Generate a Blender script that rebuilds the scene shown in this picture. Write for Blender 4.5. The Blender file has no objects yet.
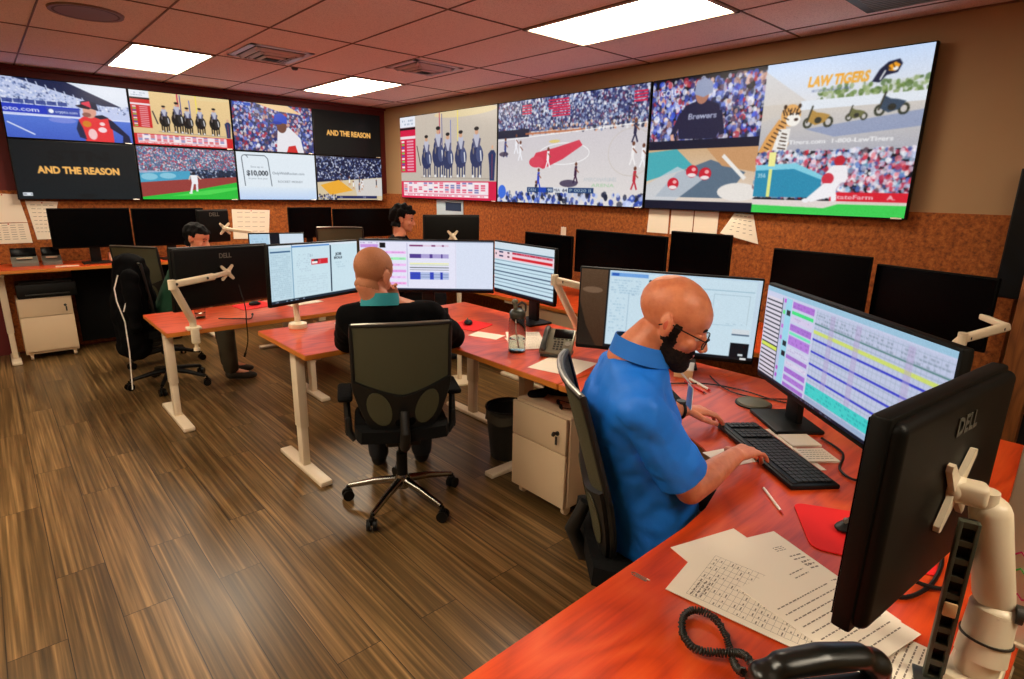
import bpy, bmesh, math, random
import numpy as np
from mathutils import Vector, Matrix, Quaternion

random.seed(7); rng = np.random.RandomState(7)
SC = bpy.context.scene
COL = SC.collection

# ------------------------------------------------------------------ camera
cam_d = bpy.data.cameras.new('camera'); cam = bpy.data.objects.new('camera', cam_d); COL.objects.link(cam)
cam_d.sensor_width = 36; cam_d.lens = 578.5 / 1024 * 36; cam_d.clip_start = 0.02
MR = ((0.7436634, -0.15458903, 0.65043599), (-0.66829687, -0.19888273, 0.71681585), (0.01854862, -0.96775405, -0.25121317))
cam.matrix_world = Matrix(((MR[0][0], -MR[0][1], -MR[0][2], 0), (MR[1][0], -MR[1][1], -MR[1][2], 0), (MR[2][0], -MR[2][1], -MR[2][2], 1.70), (0, 0, 0, 1)))
SC.camera = cam
# ------------------------------------------------------------------ world and exposure
W = bpy.data.worlds.new('world'); SC.world = W; W.use_nodes = True
W.node_tree.nodes['Background'].inputs[0].default_value = (1, .8, .6, 1)
W.node_tree.nodes['Background'].inputs[1].default_value = 0.02
SC.view_settings.view_transform = 'Standard'; SC.view_settings.look = 'None'
SC.view_settings.exposure = 0.28; SC.view_settings.gamma = 1.0; SC.view_settings.use_curve_mapping = False
PANEL_POWER = 19.0
TV_POWER = 0.80

# ------------------------------------------------------------------ helpers
def lin(c):
    c = np.asarray(c, float) / 255.0
    return np.where(c <= .04045, c / 12.92, ((c + .055) / 1.055) ** 2.4)
def L4(c): return tuple(lin(c)) + (1,)

def mat(name, col, rough=.5, metal=0, spec=.5, bump=None, noise=None, coat=0, alpha=None, trans=0, emit=None, sss=0):
    m = bpy.data.materials.new(name); m.use_nodes = True
    nt = m.node_tree; b = nt.nodes['Principled BSDF']
    b.inputs['Base Color'].default_value = L4(col); b.inputs['Roughness'].default_value = rough
    b.inputs['Metallic'].default_value = metal; b.inputs['Specular IOR Level'].default_value = spec
    b.inputs['Coat Weight'].default_value = coat
    b.inputs['Transmission Weight'].default_value = trans
    if sss:
        b.inputs['Subsurface Weight'].default_value = sss; b.inputs['Subsurface Radius'].default_value = (.02, .006, .003); b.inputs['Subsurface Scale'].default_value = .5
    if emit: b.inputs['Emission Color'].default_value = L4(emit[0]); b.inputs['Emission Strength'].default_value = emit[1]
    tc = nt.nodes.new('ShaderNodeTexCoord')
    if noise:   # (scale, colour2, contrast)
        n = nt.nodes.new('ShaderNodeTexNoise'); n.inputs['Scale'].default_value = noise[0]; n.inputs['Detail'].default_value = 6
        nt.links.new(tc.outputs['Object'], n.inputs['Vector'])
        r = nt.nodes.new('ShaderNodeValToRGB'); r.color_ramp.elements[0].position = .5 - noise[2]; r.color_ramp.elements[1].position = .5 + noise[2]
        r.color_ramp.elements[0].color = L4(noise[1]); r.color_ramp.elements[1].color = L4(col)
        nt.links.new(n.outputs['Fac'], r.inputs['Fac']); nt.links.new(r.outputs['Color'], b.inputs['Base Color'])
    if bump:    # (scale, strength)
        n = nt.nodes.new('ShaderNodeTexNoise'); n.inputs['Scale'].default_value = bump[0]; n.inputs['Detail'].default_value = 5
        nt.links.new(tc.outputs['Object'], n.inputs['Vector'])
        bp = nt.nodes.new('ShaderNodeBump'); bp.inputs['Strength'].default_value = bump[1]; bp.inputs['Distance'].default_value = .01
        nt.links.new(n.outputs['Fac'], bp.inputs['Height']); nt.links.new(bp.outputs['Normal'], b.inputs['Normal'])
    return m

def node(nt, t, **k):
    n = nt.nodes.new(t)
    for a, v in k.items(): setattr(n, a, v)
    return n

def wood_mat(name, dark, mid, light, scale=(1.2, 9, 9), rough=.22, coat=.4, rings=3.0):
    m = mat(name, mid, rough, coat=coat); nt = m.node_tree; b = nt.nodes['Principled BSDF']
    tc = nt.nodes.new('ShaderNodeTexCoord'); mp = nt.nodes.new('ShaderNodeMapping'); mp.inputs['Scale'].default_value = scale
    nt.links.new(tc.outputs['Object'], mp.inputs['Vector'])
    n1 = nt.nodes.new('ShaderNodeTexNoise'); n1.inputs['Scale'].default_value = rings * .35; n1.inputs['Detail'].default_value = 1.2; n1.inputs['Distortion'].default_value = .3
    nt.links.new(mp.outputs[0], n1.inputs['Vector'])
    mu = node(nt, 'ShaderNodeMath', operation='MULTIPLY'); mu.inputs[1].default_value = 22
    nt.links.new(n1.outputs['Fac'], mu.inputs[0])
    fr = node(nt, 'ShaderNodeMath', operation='PINGPONG'); fr.inputs[1].default_value = 1
    nt.links.new(mu.outputs[0], fr.inputs[0])
    n2 = nt.nodes.new('ShaderNodeTexNoise'); n2.inputs['Scale'].default_value = 11; n2.inputs['Detail'].default_value = 8; mq = nt.nodes.new('ShaderNodeMapping'); mq.inputs['Scale'].default_value = (.35, 2.2, 2.2) if scale[0] < scale[1] else (2.2, 2.2, .35); nt.links.new(mp.outputs[0], mq.inputs['Vector'])
    nt.links.new(mq.outputs[0], n2.inputs['Vector'])
    n3 = node(nt, 'ShaderNodeMath', operation='MULTIPLY_ADD'); n3.inputs[1].default_value = .55; n3.inputs[2].default_value = .16; nt.links.new(n2.outputs['Fac'], n3.inputs[0])
    mx = node(nt, 'ShaderNodeMath', operation='MULTIPLY_ADD'); mx.inputs[1].default_value = .30
    nt.links.new(fr.outputs[0], mx.inputs[0]); nt.links.new(n3.outputs[0], mx.inputs[2])
    r = nt.nodes.new('ShaderNodeValToRGB'); e = r.color_ramp.elements
    e[0].position = .3; e[0].color = L4(dark); e[1].position = .95; e[1].color = L4(light)
    k = e.new(.6); k.color = L4(mid)
    nt.links.new(mx.outputs[0], r.inputs['Fac']); nt.links.new(r.outputs['Color'], b.inputs['Base Color'])
    return m

class MB:
    """collects shapes into one mesh"""
    def __init__(s): s.bm = bmesh.new()
    def _new(s, fn):
        n = len(s.bm.verts); fn(); s.bm.verts.ensure_lookup_table()
        return s.bm.verts[n:]
    def box(s, c, size, rot=None, bev=0.0, seg=2):
        t = bmesh.new(); bmesh.ops.create_cube(t, size=1)
        bmesh.ops.scale(t, vec=size, verts=t.verts)
        if bev: bmesh.ops.bevel(t, geom=t.edges[:], offset=min(bev, min(size) * .49), segments=seg, affect='EDGES', profile=.5)
        return s.add(t, c, rot)
    def add(s, t, c=(0, 0, 0), rot=None):
        if rot is not None:
            if not isinstance(rot, Matrix): rot = Matrix.Rotation(rot, 3, 'Z')
            bmesh.ops.rotate(t, cent=(0, 0, 0), matrix=rot, verts=t.verts)
        bmesh.ops.translate(t, vec=c, verts=t.verts)
        me = bpy.data.meshes.new('t'); t.to_mesh(me); t.free(); s.bm.from_mesh(me); bpy.data.meshes.remove(me); return s
    def cyl(s, a, b, r, r2=None, seg=20, caps=True):
        a = Vector(a); b = Vector(b); r2 = r if r2 is None else r2
        t = bmesh.new(); d = (b - a).length
        bmesh.ops.create_cone(t, cap_ends=caps, segments=seg, radius1=r, radius2=r2, depth=d)
        q = (b - a).to_track_quat('Z', 'Y').to_matrix()
        return s.add(t, (a + b) / 2, q)
    def ell(s, c, r, rot=None, seg=20):
        t = bmesh.new(); bmesh.ops.create_uvsphere(t, u_segments=seg, v_segments=seg // 2 + 2, radius=1)
        if not hasattr(r, '__len__'): r = (r, r, r)
        bmesh.ops.scale(t, vec=r, verts=t.verts)
        return s.add(t, c, rot)
    def tube(s, pts, r, seg=10, closed=False):
        pts = [Vector(p) for p in pts]; n = len(pts); rings = []
        up = Vector((0, 0, 1)); prev = None
        for i, p in enumerate(pts):
            if closed: t = pts[(i + 1) % n] - pts[i - 1]
            else: t = pts[min(i + 1, n - 1)] - pts[max(i - 1, 0)]
            t.normalize()
            if prev is None:
                x = t.cross(up)
                if x.length < .1: x = t.cross(Vector((1, 0, 0)))
            else: x = prev - t * prev.dot(t)
            x.normalize(); prev = x; y = t.cross(x)
            rr = r[i] if hasattr(r, '__len__') else r
            rings.append([s.bm.verts.new(p + (x * math.cos(k * 2 * math.pi / seg) + y * math.sin(k * 2 * math.pi / seg)) * rr) for k in range(seg)])
        for i in range(n if closed else n - 1):
            A = rings[i]; B = rings[(i + 1) % n]
            for k in range(seg): s.bm.faces.new((A[k], A[(k + 1) % seg], B[(k + 1) % seg], B[k]))
        if not closed:
            s.bm.faces.new(rings[0][::-1]); s.bm.faces.new(rings[-1])
        return s
    def lathe(s, prof, c=(0, 0, 0), seg=28):
        rings = []
        for r, z in prof:
            rings.append([s.bm.verts.new((c[0] + r * math.cos(k * 2 * math.pi / seg), c[1] + r * math.sin(k * 2 * math.pi / seg), c[2] + z)) for k in range(seg)])
        for A, B in zip(rings, rings[1:]):
            for k in range(seg): s.bm.faces.new((A[k], A[(k + 1) % seg], B[(k + 1) % seg], B[k]))
        if prof[0][0] > 1e-6: s.bm.faces.new(rings[0][::-1])
        if prof[-1][0] > 1e-6: s.bm.faces.new(rings[-1])
        return s
    def prism(s, poly, z0, z1, T=None, bev=0):
        """poly in xy extruded z0..z1, T: Matrix 4x4"""
        t = bmesh.new(); lo = [t.verts.new((p[0], p[1], z0)) for p in poly]; hi = [t.verts.new((p[0], p[1], z1)) for p in poly]
        n = len(poly); t.faces.new(lo[::-1]); t.faces.new(hi)
        for i in range(n): t.faces.new((lo[i], lo[(i + 1) % n], hi[(i + 1) % n], hi[i]))
        bmesh.ops.recalc_face_normals(t, faces=t.faces)
        if bev: bmesh.ops.bevel(t, geom=[e for e in t.edges if e.calc_face_angle(0) > .6], offset=bev, segments=2, affect='EDGES')
        if T is not None: bmesh.ops.transform(t, matrix=T, verts=t.verts)
        return s.add(t)
    def sheet(s, fn, nu, nv, th):
        """closed slab following fn(u,v)->point"""
        P = [[Vector(fn(i / nu, j / nv)) for j in range(nv + 1)] for i in range(nu + 1)]
        F = []; B = []
        for i in range(nu + 1):
            f = []; b = []
            for j in range(nv + 1):
                du = P[min(i + 1, nu)][j] - P[max(i - 1, 0)][j]; dv = P[i][min(j + 1, nv)] - P[i][max(j - 1, 0)]
                n = du.cross(dv)
                if n.length > 0: n.normalize()
                f.append(s.bm.verts.new(P[i][j] + n * th / 2)); b.append(s.bm.verts.new(P[i][j] - n * th / 2))
            F.append(f); B.append(b)
        for i in range(nu):
            for j in range(nv):
                s.bm.faces.new((F[i][j], F[i + 1][j], F[i + 1][j + 1], F[i][j + 1]))
                s.bm.faces.new((B[i][j], B[i][j + 1], B[i + 1][j + 1], B[i + 1][j]))
        for i in range(nu):
            s.bm.faces.new((F[i][0], B[i][0], B[i + 1][0], F[i + 1][0])); s.bm.faces.new((F[i][nv], F[i + 1][nv], B[i + 1][nv], B[i][nv]))
        for j in range(nv):
            s.bm.faces.new((F[0][j], F[0][j + 1], B[0][j + 1], B[0][j])); s.bm.faces.new((F[nu][j], B[nu][j], B[nu][j + 1], F[nu][j + 1]))
        return s
    def build(s, name, material, parent=None, world=False, sharp=38):
        if world and parent is not None:
            bpy.context.view_layer.update()
            bmesh.ops.transform(s.bm, matrix=parent.matrix_world.inverted(), verts=s.bm.verts)
        me = bpy.data.meshes.new(name); s.bm.to_mesh(me); s.bm.free()
        me.polygons.foreach_set('use_smooth', [True] * len(me.polygons)); me.set_sharp_from_angle(angle=math.radians(sharp))
        o = bpy.data.objects.new(name, me); COL.objects.link(o)
        for m in (material if isinstance(material, (list, tuple)) else [material]): me.materials.append(m)
        if parent is not None: o.parent = parent
        return o

def tag(o, label=None, cat=None, group=None, kind=None):
    if label: o['label'] = label
    if cat: o['category'] = cat
    if group: o['group'] = group
    if kind: o['kind'] = kind
    return o
def thing(name, label, cat, loc=(0, 0, 0), rz=0, group=None):
    o = bpy.data.objects.new(name, None); COL.objects.link(o); o.location = loc; o.rotation_euler = (0, 0, rz); o.empty_display_size = .1
    return tag(o, label, cat, group)
def struct(name, mb, m, parent=None):
    o = mb.build(name, m, parent)
    if parent is None: o['kind'] = 'structure'
    return o
def copy_tree(o, parent=None):
    c = o.copy(); COL.objects.link(c); c.parent = parent
    for ch in [x for x in COL.objects if x.parent == o]: copy_tree(ch, c)
    return c

# ------------------------------------------------------------------ materials
M = {}
M['cherry'] = wood_mat('cherry_laminate', (172, 48, 12), (212, 70, 20), (226, 94, 40), scale=(1.5, 3.6, 3.6), rough=.34, coat=.12, rings=2.6)
M['edge'] = mat('wood_edge', (200, 120, 45), .4)
M['white_metal'] = mat('white_metal', (232, 214, 186), .35)
M['cream'] = mat('cream_plastic', (230, 214, 184), .35)
M['black'] = mat('black_plastic', (7, 7, 6), .5, spec=.3)
M['soft_black'] = mat('soft_black', (8, 8, 8), .85, spec=.2, bump=(60, .2))
M['mon_back'] = mat('monitor_back', (5, 6, 4), .5, spec=.2)
M['screen_off'] = mat('dark_glass', (1, 1, 2), .25, spec=.12)
M['chrome'] = mat('chrome', (140, 136, 128), .2, metal=1)
M['silver'] = mat('silver_paint', (150, 146, 136), .3, metal=.7)
M['paper'] = mat('paper', (240, 228, 208), .7)
M['tan'] = mat('tan_laminate', (214, 178, 128), .45)
M['cab'] = mat('cabinet_enamel', (226, 200, 164), .4)
M['grey'] = mat('grey_plastic', (110, 108, 98), .4)
M['dkgrey'] = mat('dark_grey_plastic', (50, 49, 44), .42)
M['redpad'] = mat('red_mousepad', (232, 12, 10), .8)
M['mesh'] = mat('chair_mesh', (72, 70, 46), .6, bump=(900, .4))
M['skin'] = mat('skin', (230, 146, 104), .45, noise=(38, (205, 116, 80), .25), bump=(240, .08), sss=.15)
M['skin2'] = mat('pale_skin', (224, 152, 116), .48, sss=.12, noise=(30, (206, 124, 92), .3))
M['ear'] = mat('flushed_skin', (206, 96, 70), .5, sss=.1)
M['beard'] = mat('dark_hair', (44, 27, 16), .8, spec=.2, bump=(350, 1.0), noise=(90, (16, 10, 7), .2))
M['hair'] = mat('black_hair', (5, 4, 4), .7, spec=.2, bump=(160, .8))
M['stubble'] = mat('stubble', (196, 128, 88), .7, noise=(300, (158, 98, 62), .25))
M['polo'] = mat('blue_polo', (16, 128, 238), .6, bump=(16, .5), noise=(7, (10, 110, 226), .4))
M['polo_trim'] = mat('blue_rib', (20, 118, 222), .7, bump=(500, .3))
M['jacket'] = mat('black_jacket', (6, 6, 7), .95, spec=.1, bump=(200, .2))
M['teal'] = mat('teal_shirt', (40, 150, 160), .7)
M['green'] = mat('green_shirt', (14, 66, 40), .8, bump=(90, .2))
M['trousers'] = mat('dark_trousers', (18, 20, 26), .85)
M['khaki'] = mat('olive_trousers', (66, 60, 44), .85)
M['glass'] = mat('clear_plastic', (235, 235, 230), .03, trans=1); M['glass'].node_tree.nodes['Principled BSDF'].inputs['IOR'].default_value = 1.15
M['water'] = mat('water', (225, 235, 235), .0, trans=1); M['water'].node_tree.nodes['Principled BSDF'].inputs['IOR'].default_value = 1.2
M['ink'] = mat('ink', (40, 36, 34), .8)
M['magenta'] = mat('magenta_ink', (214, 30, 120), .7)
M['greenink'] = mat('green_ink', (70, 200, 90), .7)
M['white'] = mat('white_plastic', (238, 232, 220), .4)
M['red'] = mat('red_plastic', (190, 20, 20), .4)
M['brown'] = wood_mat('stained_wood', (92, 50, 20), (140, 82, 36), (166, 104, 50), scale=(9, 9, 1.2), rough=.5, coat=0)

# ------------------------------------------------------------------ room shell
XR, YB, CE = 4.35, 7.5, 2.74
X0, Y0 = -3.2, -3.0
def floor_mat():
    m = mat('wood_plank_floor', (110, 80, 45), .33); nt = m.node_tree; b = nt.nodes['Principled BSDF']; lk = nt.links.new
    tc = nt.nodes.new('ShaderNodeTexCoord'); mp = nt.nodes.new('ShaderNodeMapping'); mp.inputs['Rotation'].default_value = (0, 0, math.pi / 2)
    lk(tc.outputs['Object'], mp.inputs['Vector'])
    br = nt.nodes.new('ShaderNodeTexBrick'); br.offset = .37; br.inputs['Scale'].default_value = 1; br.inputs['Brick Width'].default_value = 1.25
    br.inputs['Row Height'].default_value = .18; br.inputs['Mortar Size'].default_value = .0016; br.inputs['Mortar Smooth'].default_value = 0
    br.inputs['Color1'].default_value = (0, 0, 0, 1); br.inputs['Color2'].default_value = (1, 1, 1, 1); br.inputs['Mortar'].default_value = (0, 0, 0, 1)
    lk(mp.outputs[0], br.inputs['Vector'])
    # grain, shifted per plank
    sep = nt.nodes.new('ShaderNodeSeparateXYZ'); lk(mp.outputs[0], sep.inputs[0])
    sh = node(nt, 'ShaderNodeMath', operation='MULTIPLY_ADD'); sh.inputs[1].default_value = 37; lk(br.outputs['Color'], sh.inputs[0]); lk(sep.outputs[2], sh.inputs[2])
    cx = nt.nodes.new('ShaderNodeCombineXYZ'); lk(sep.outputs[0], cx.inputs[0]); lk(sep.outputs[1], cx.inputs[1]); lk(sh.outputs[0], cx.inputs[2])
    m2 = nt.nodes.new('ShaderNodeMapping'); m2.inputs['Scale'].default_value = (.30, 15, 1); lk(cx.outputs[0], m2.inputs['Vector'])
    n1 = nt.nodes.new('ShaderNodeTexNoise'); n1.inputs['Scale'].default_value = 1.1; n1.inputs['Detail'].default_value = 2.5; n1.inputs['Distortion'].default_value = .6; lk(m2.outputs[0], n1.inputs['Vector'])
    w = node(nt, 'ShaderNodeMath', operation='MULTIPLY'); w.inputs[1].default_value = 8; lk(n1.outputs['Fac'], w.inputs[0])
    pp = node(nt, 'ShaderNodeMath', operation='PINGPONG'); pp.inputs[1].default_value = 1; lk(w.outputs[0], pp.inputs[0])
    n2 = nt.nodes.new('ShaderNodeTexNoise'); n2.inputs['Scale'].default_value = 5; n2.inputs['Detail'].default_value = 6; lk(m2.outputs[0], n2.inputs['Vector'])
    a = node(nt, 'ShaderNodeMath', operation='MULTIPLY_ADD'); a.inputs[1].default_value = .24; lk(pp.outputs[0], a.inputs[0]); lk(n2.outputs['Fac'], a.inputs[2])
    a2 = node(nt, 'ShaderNodeMath', operation='MULTIPLY_ADD'); a2.inputs[1].default_value = .13; a2.inputs[2].default_value = 0; lk(br.outputs['Color'], a2.inputs[0]); lk(a.outputs[0], a2.inputs[2])
    r = nt.nodes.new('ShaderNodeValToRGB'); e = r.color_ramp.elements
    e[0].position = .28; e[0].color = L4((44, 33, 18)); e[1].position = 1.0; e[1].color = L4((160, 124, 78))
    k = e.new(.66); k.color = L4((98, 74, 42)); k = e.new(.82); k.color = L4((126, 96, 58))
    lk(a2.outputs[0], r.inputs['Fac'])
    mx = node(nt, 'ShaderNodeMixRGB', blend_type='MIX'); lk(br.outputs['Fac'], mx.inputs['Fac']); lk(r.outputs['Color'], mx.inputs['Color1']); mx.inputs['Color2'].default_value = L4((30, 20, 12))
    lk(mx.outputs[0], b.inputs['Base Color'])
    return m
def ceiling_mat():
    m = mat('ceiling_tiles', (178, 138, 118), .9); nt = m.node_tree; b = nt.nodes['Principled BSDF']; lk = nt.links.new
    tc = nt.nodes.new('ShaderNodeTexCoord')
    n = nt.nodes.new('ShaderNodeTexNoise'); n.inputs['Scale'].default_value = 160; n.inputs['Detail'].default_value = 3; lk(tc.outputs['Object'], n.inputs['Vector'])
    r = nt.nodes.new('ShaderNodeValToRGB'); r.color_ramp.elements[0].position = .35; r.color_ramp.elements[0].color = L4((212, 192, 190)); r.color_ramp.elements[1].color = L4((240, 222, 218)); r.color_ramp.elements[1].position = .5
    lk(n.outputs['Fac'], r.inputs['Fac']); lk(r.outputs['Color'], b.inputs['Base Color'])
    bp = nt.nodes.new('ShaderNodeBump'); bp.inputs['Strength'].default_value = .3; lk(n.outputs['Fac'], bp.inputs['Height']); lk(bp.outputs[0], b.inputs['Normal'])
    return m
def cork_mat():
    m = mat('cork_board', (168, 88, 30), .85); nt = m.node_tree; b = nt.nodes['Principled BSDF']; lk = nt.links.new
    tc = nt.nodes.new('ShaderNodeTexCoord')
    n = nt.nodes.new('ShaderNodeTexNoise'); n.inputs['Scale'].default_value = 34; n.inputs['Detail'].default_value = 9; n.inputs['Roughness'].default_value = .75; lk(tc.outputs['Object'], n.inputs['Vector'])
    r = nt.nodes.new('ShaderNodeValToRGB'); e = r.color_ramp.elements; e[0].position = .34; e[0].color = L4((92, 44, 12)); e[1].position = .68; e[1].color = L4((190, 112, 42))
    k = e.new(.5); k.color = L4((152, 80, 24))
    lk(n.outputs['Fac'], r.inputs['Fac']); lk(r.outputs['Color'], b.inputs['Base Color']); return m
M['redwall'] = mat('dark_red_paint', (96, 10, 6), .6)
M['tanwall'] = mat('tan_paint', (176, 142, 102), .7, noise=(3, (168, 134, 96), .4))
M['cork'] = cork_mat()
tb = .12
b = MB(); b.box(((X0 + XR) / 2, (Y0 + YB) / 2, -.05), (XR - X0 + .3, YB - Y0 + .3, .1)); struct('floor', b, floor_mat())
b = MB(); b.box(((X0 + XR) / 2, (Y0 + YB) / 2, CE + .05), (XR - X0 + .3, YB - Y0 + .3, .1)); struct('ceiling', b, ceiling_mat())
b = MB(); b.box(((X0 + XR) / 2, YB + tb / 2, CE / 2), (XR - X0 + .2, tb, CE)); struct('wall_left', b, M['redwall'])
b = MB(); b.box((XR + tb / 2, (Y0 + YB) / 2, CE / 2), (tb, YB - Y0, CE)); struct('wall_right', b, M['tanwall'])
b = MB(); b.box((X0 - tb / 2, (Y0 + YB) / 2, CE / 2), (tb, YB - Y0, CE)); struct('wall_far_side', b, M['tanwall'])
b = MB(); b.box(((X0 + XR) / 2, Y0 - tb / 2, CE / 2), (XR - X0, tb, CE)); struct('wall_behind', b, M['tanwall'])
b = MB(); b.box(((.05 + XR) / 2, YB - .012, .81), (XR - .05, .024, 1.58)); struct('trim_1', b, M['cork'])
b = MB(); b.box((XR - .012, 4.0, .82), (.024, 7.0, 1.58)); struct('trim_2', b, M['cork'])
# ceiling grid bars
b = MB()
gx = [1.06 + .61 * k for k in range(-7, 6)]; gy = [1.92 + 1.22 * k for k in range(-4, 5)]
for x in gx:
    if X0 < x < XR: b.box((x, (Y0 + YB) / 2, CE - .001), (.010, YB - Y0, .006))
for y in gy:
    if Y0 < y < YB: b.box(((X0 + XR) / 2, y, CE - .002), (XR - X0, .010, .006))
struct('trim_3', b, mat('ceiling_grid', (112, 78, 64), .6))
# reveal strips where ceiling meets walls
b = MB(); b.box(((X0 + XR) / 2, YB - .02, CE - .02), (XR - X0, .04, .03)); struct('trim_4', b, M['redwall'])
b = MB(); b.box((XR - .008, (Y0 + YB) / 2, CE - .006), (.016, YB - Y0, .008)); struct('trim_5', b, mat('ceiling_angle', (120, 90, 70), .6))
# dark doorway with brown jamb on the right wall
b = MB(); b.box((XR - .02, -.14, 1.05), (.05, .96, 2.1)); d1 = struct('door_1', b, mat('door_black', (8, 7, 6), .6))
b = MB(); b.box((XR - .10, .40, .78), (.14, .13, 1.56), bev=.006); b.box((XR - .10, -.66, 1.05), (.14, .1, 2.1), bev=.006); ob = b.build('door_frame', M['brown'], d1)
b = MB(); b.ell((XR - .09, .27, 1.0), .025); b.cyl((XR - .09, .27, 1.0), (XR - .04, .27, 1.0), .012); b.build('door_knob', M['chrome'], d1)

# ------------------------------------------------------------------ ceiling lights, vents, speaker
M['panel'] = mat('light_diffuser', (255, 250, 235), .5, emit=((255, 240, 214), PANEL_POWER))
M['panel_frame'] = mat('light_frame', (170, 150, 130), .5)
def ceiling_light(x, y, label):
    t = thing('ceiling_light', label, 'light', (x, y, CE), 0, 'recessed ceiling light panels')
    b = MB(); w, l = .61, 1.22
    for s in (-1, 1):
        b.box((s * (w / 2 - .012), 0, -.006), (.024, l, .012)); b.box((0, s * (l / 2 - .012), -.006), (w, .024, .012))
    b.build('frame', M['panel_frame'], t)
    b = MB(); b.box((0, 0, -.003), (w - .05, l - .05, .006)); b.build('diffuser', M['panel'], t)
    return t
ceiling_light(1.365, 6.19, 'rectangular ceiling light panel nearest the red wall, above the cavalry and ballpark screens')
ceiling_light(3.195, 6.19, 'small looking ceiling light panel near the corner where red and tan walls meet')
ceiling_light(3.195, 2.53, 'largest glowing ceiling light panel, cut by the top edge of the photo')
for x, y in ((-.465, 3.75), (-.465, 1.31), (-2.295, 3.75), (1.365, -1.13)):
    ceiling_light(x, y, 'ceiling light panel over the open floor outside the photo')
def ceiling_vent(x, y, wx, wy, label):
    t = thing('ceiling_vent', label, 'vent', (x, y, CE), 0, 'metal air diffusers in the ceiling')
    b = MB()
    for k, (s, z) in enumerate(((1, -.004), (.78, -.018), (.56, -.03), (.34, -.04))):
        hx, hy = wx / 2 * s, wy / 2 * s
        w = .035 * s + .01
        for sg in (-1, 1):
            b.box((sg * (hx - w / 2), 0, z), (w, 2 * hy, .006), Matrix.Rotation(-sg * .5, 3, 'Y') if k else None)
            b.box((0, sg * (hy - w / 2), z), (2 * hx, w, .006), Matrix.Rotation(sg * .5, 3, 'X') if k else None)
    b.build('louvers', M['grille'], t)
    b = MB(); b.box((0, 0, -.002), (wx * .9, wy * .9, .004)); b.build('throat', M['black'], t)
M['grille'] = mat('vent_metal', (200, 196, 206), .4, metal=.3)
ceiling_vent(1.98, 5.2, .5, .58, 'larger square louvered air vent between the two far ceiling lights')
ceiling_vent(3.16, 4.72, .5, .5, 'smaller looking square air vent near the right wall above the court screen')
t = thing('ceiling_speaker', 'round flush ceiling speaker grille in the top left corner', 'speaker', (.70, 4.85, CE))
b = MB(); b.lathe([(.0, -.002), (.14, -.004), (.17, -.012), (.19, -.010), (.2, 0)]); b.build('grille', mat('speaker_grille', (96, 74, 60), .7, bump=(900, .5)), t)
b = MB(); b.lathe([(.185, -.011), (.2, -.012), (.205, 0), (.185, 0)]); b.build('rim', mat('speaker_rim', (124, 96, 80), .5), t)
t = thing('return_vent', 'dark grey return air panel at the top edge above the tiger screen', 'vent', (3.80, .92, CE))
b = MB(); b.box((0, 0, -.002), (.50, 1.0, .004)); b.build('frame', M['dkgrey'], t)
b = MB()
for k in range(14): b.box((-.22 + k * .034, 0, -.005), (.022, .9, .002))
b.build('slats', M['grey'], t)
t = thing('smoke_detector', 'tiny round detector on the ceiling beside the far light', 'detector', (2.35, 5.62, CE))
b = MB(); b.lathe([(0, -.02), (.02, -.02), (.03, -.008), (.03, 0)]); b.build('cap', M['dkgrey'], t)
b = MB(); b.cyl((0, 0, -.024), (0, 0, -.02), .006); b.build('sensor', M['red'], t)

# ------------------------------------------------------------------ screen pictures: drawn into point colours of a fine grid
def screen_material(name, power):
    m = bpy.data.materials.new(name); m.use_nodes = True; nt = m.node_tree; b = nt.nodes['Principled BSDF']; b.inputs['Specular IOR Level'].default_value = .12
    at = nt.nodes.new('ShaderNodeAttribute'); at.attribute_name = 'picture'
    b.inputs['Base Color'].default_value = (.01, .01, .01, 1); b.inputs['Roughness'].default_value = .25
    nt.links.new(at.outputs['Color'], b.inputs['Emission Color']); b.inputs['Emission Strength'].default_value = power
    return m
M['tv'] = screen_material('lit_screen', TV_POWER)
_glyph = {}
def text_polys(s, bold=0.0):
    k = (s, bold)
    if k not in _glyph:
        cu = bpy.data.curves.new('t', 'FONT'); cu.body = s; cu.offset = bold; cu.resolution_u = 3
        o = bpy.data.objects.new('t', cu); COL.objects.link(o); bpy.context.view_layer.update()
        me = bpy.data.meshes.new_from_object(o.evaluated_get(bpy.context.evaluated_depsgraph_get()))
        P = [[tuple(me.vertices[i].co[:2]) for i in p.vertices] for p in me.polygons]
        bpy.data.objects.remove(o); bpy.data.curves.remove(cu); bpy.data.meshes.remove(me)
        xs = [q[0] for p in P for q in p]; ys = [q[1] for p in P for q in p]
        _glyph[k] = (P, min(xs), max(xs), min(ys), max(ys))
    return _glyph[k]
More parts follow.
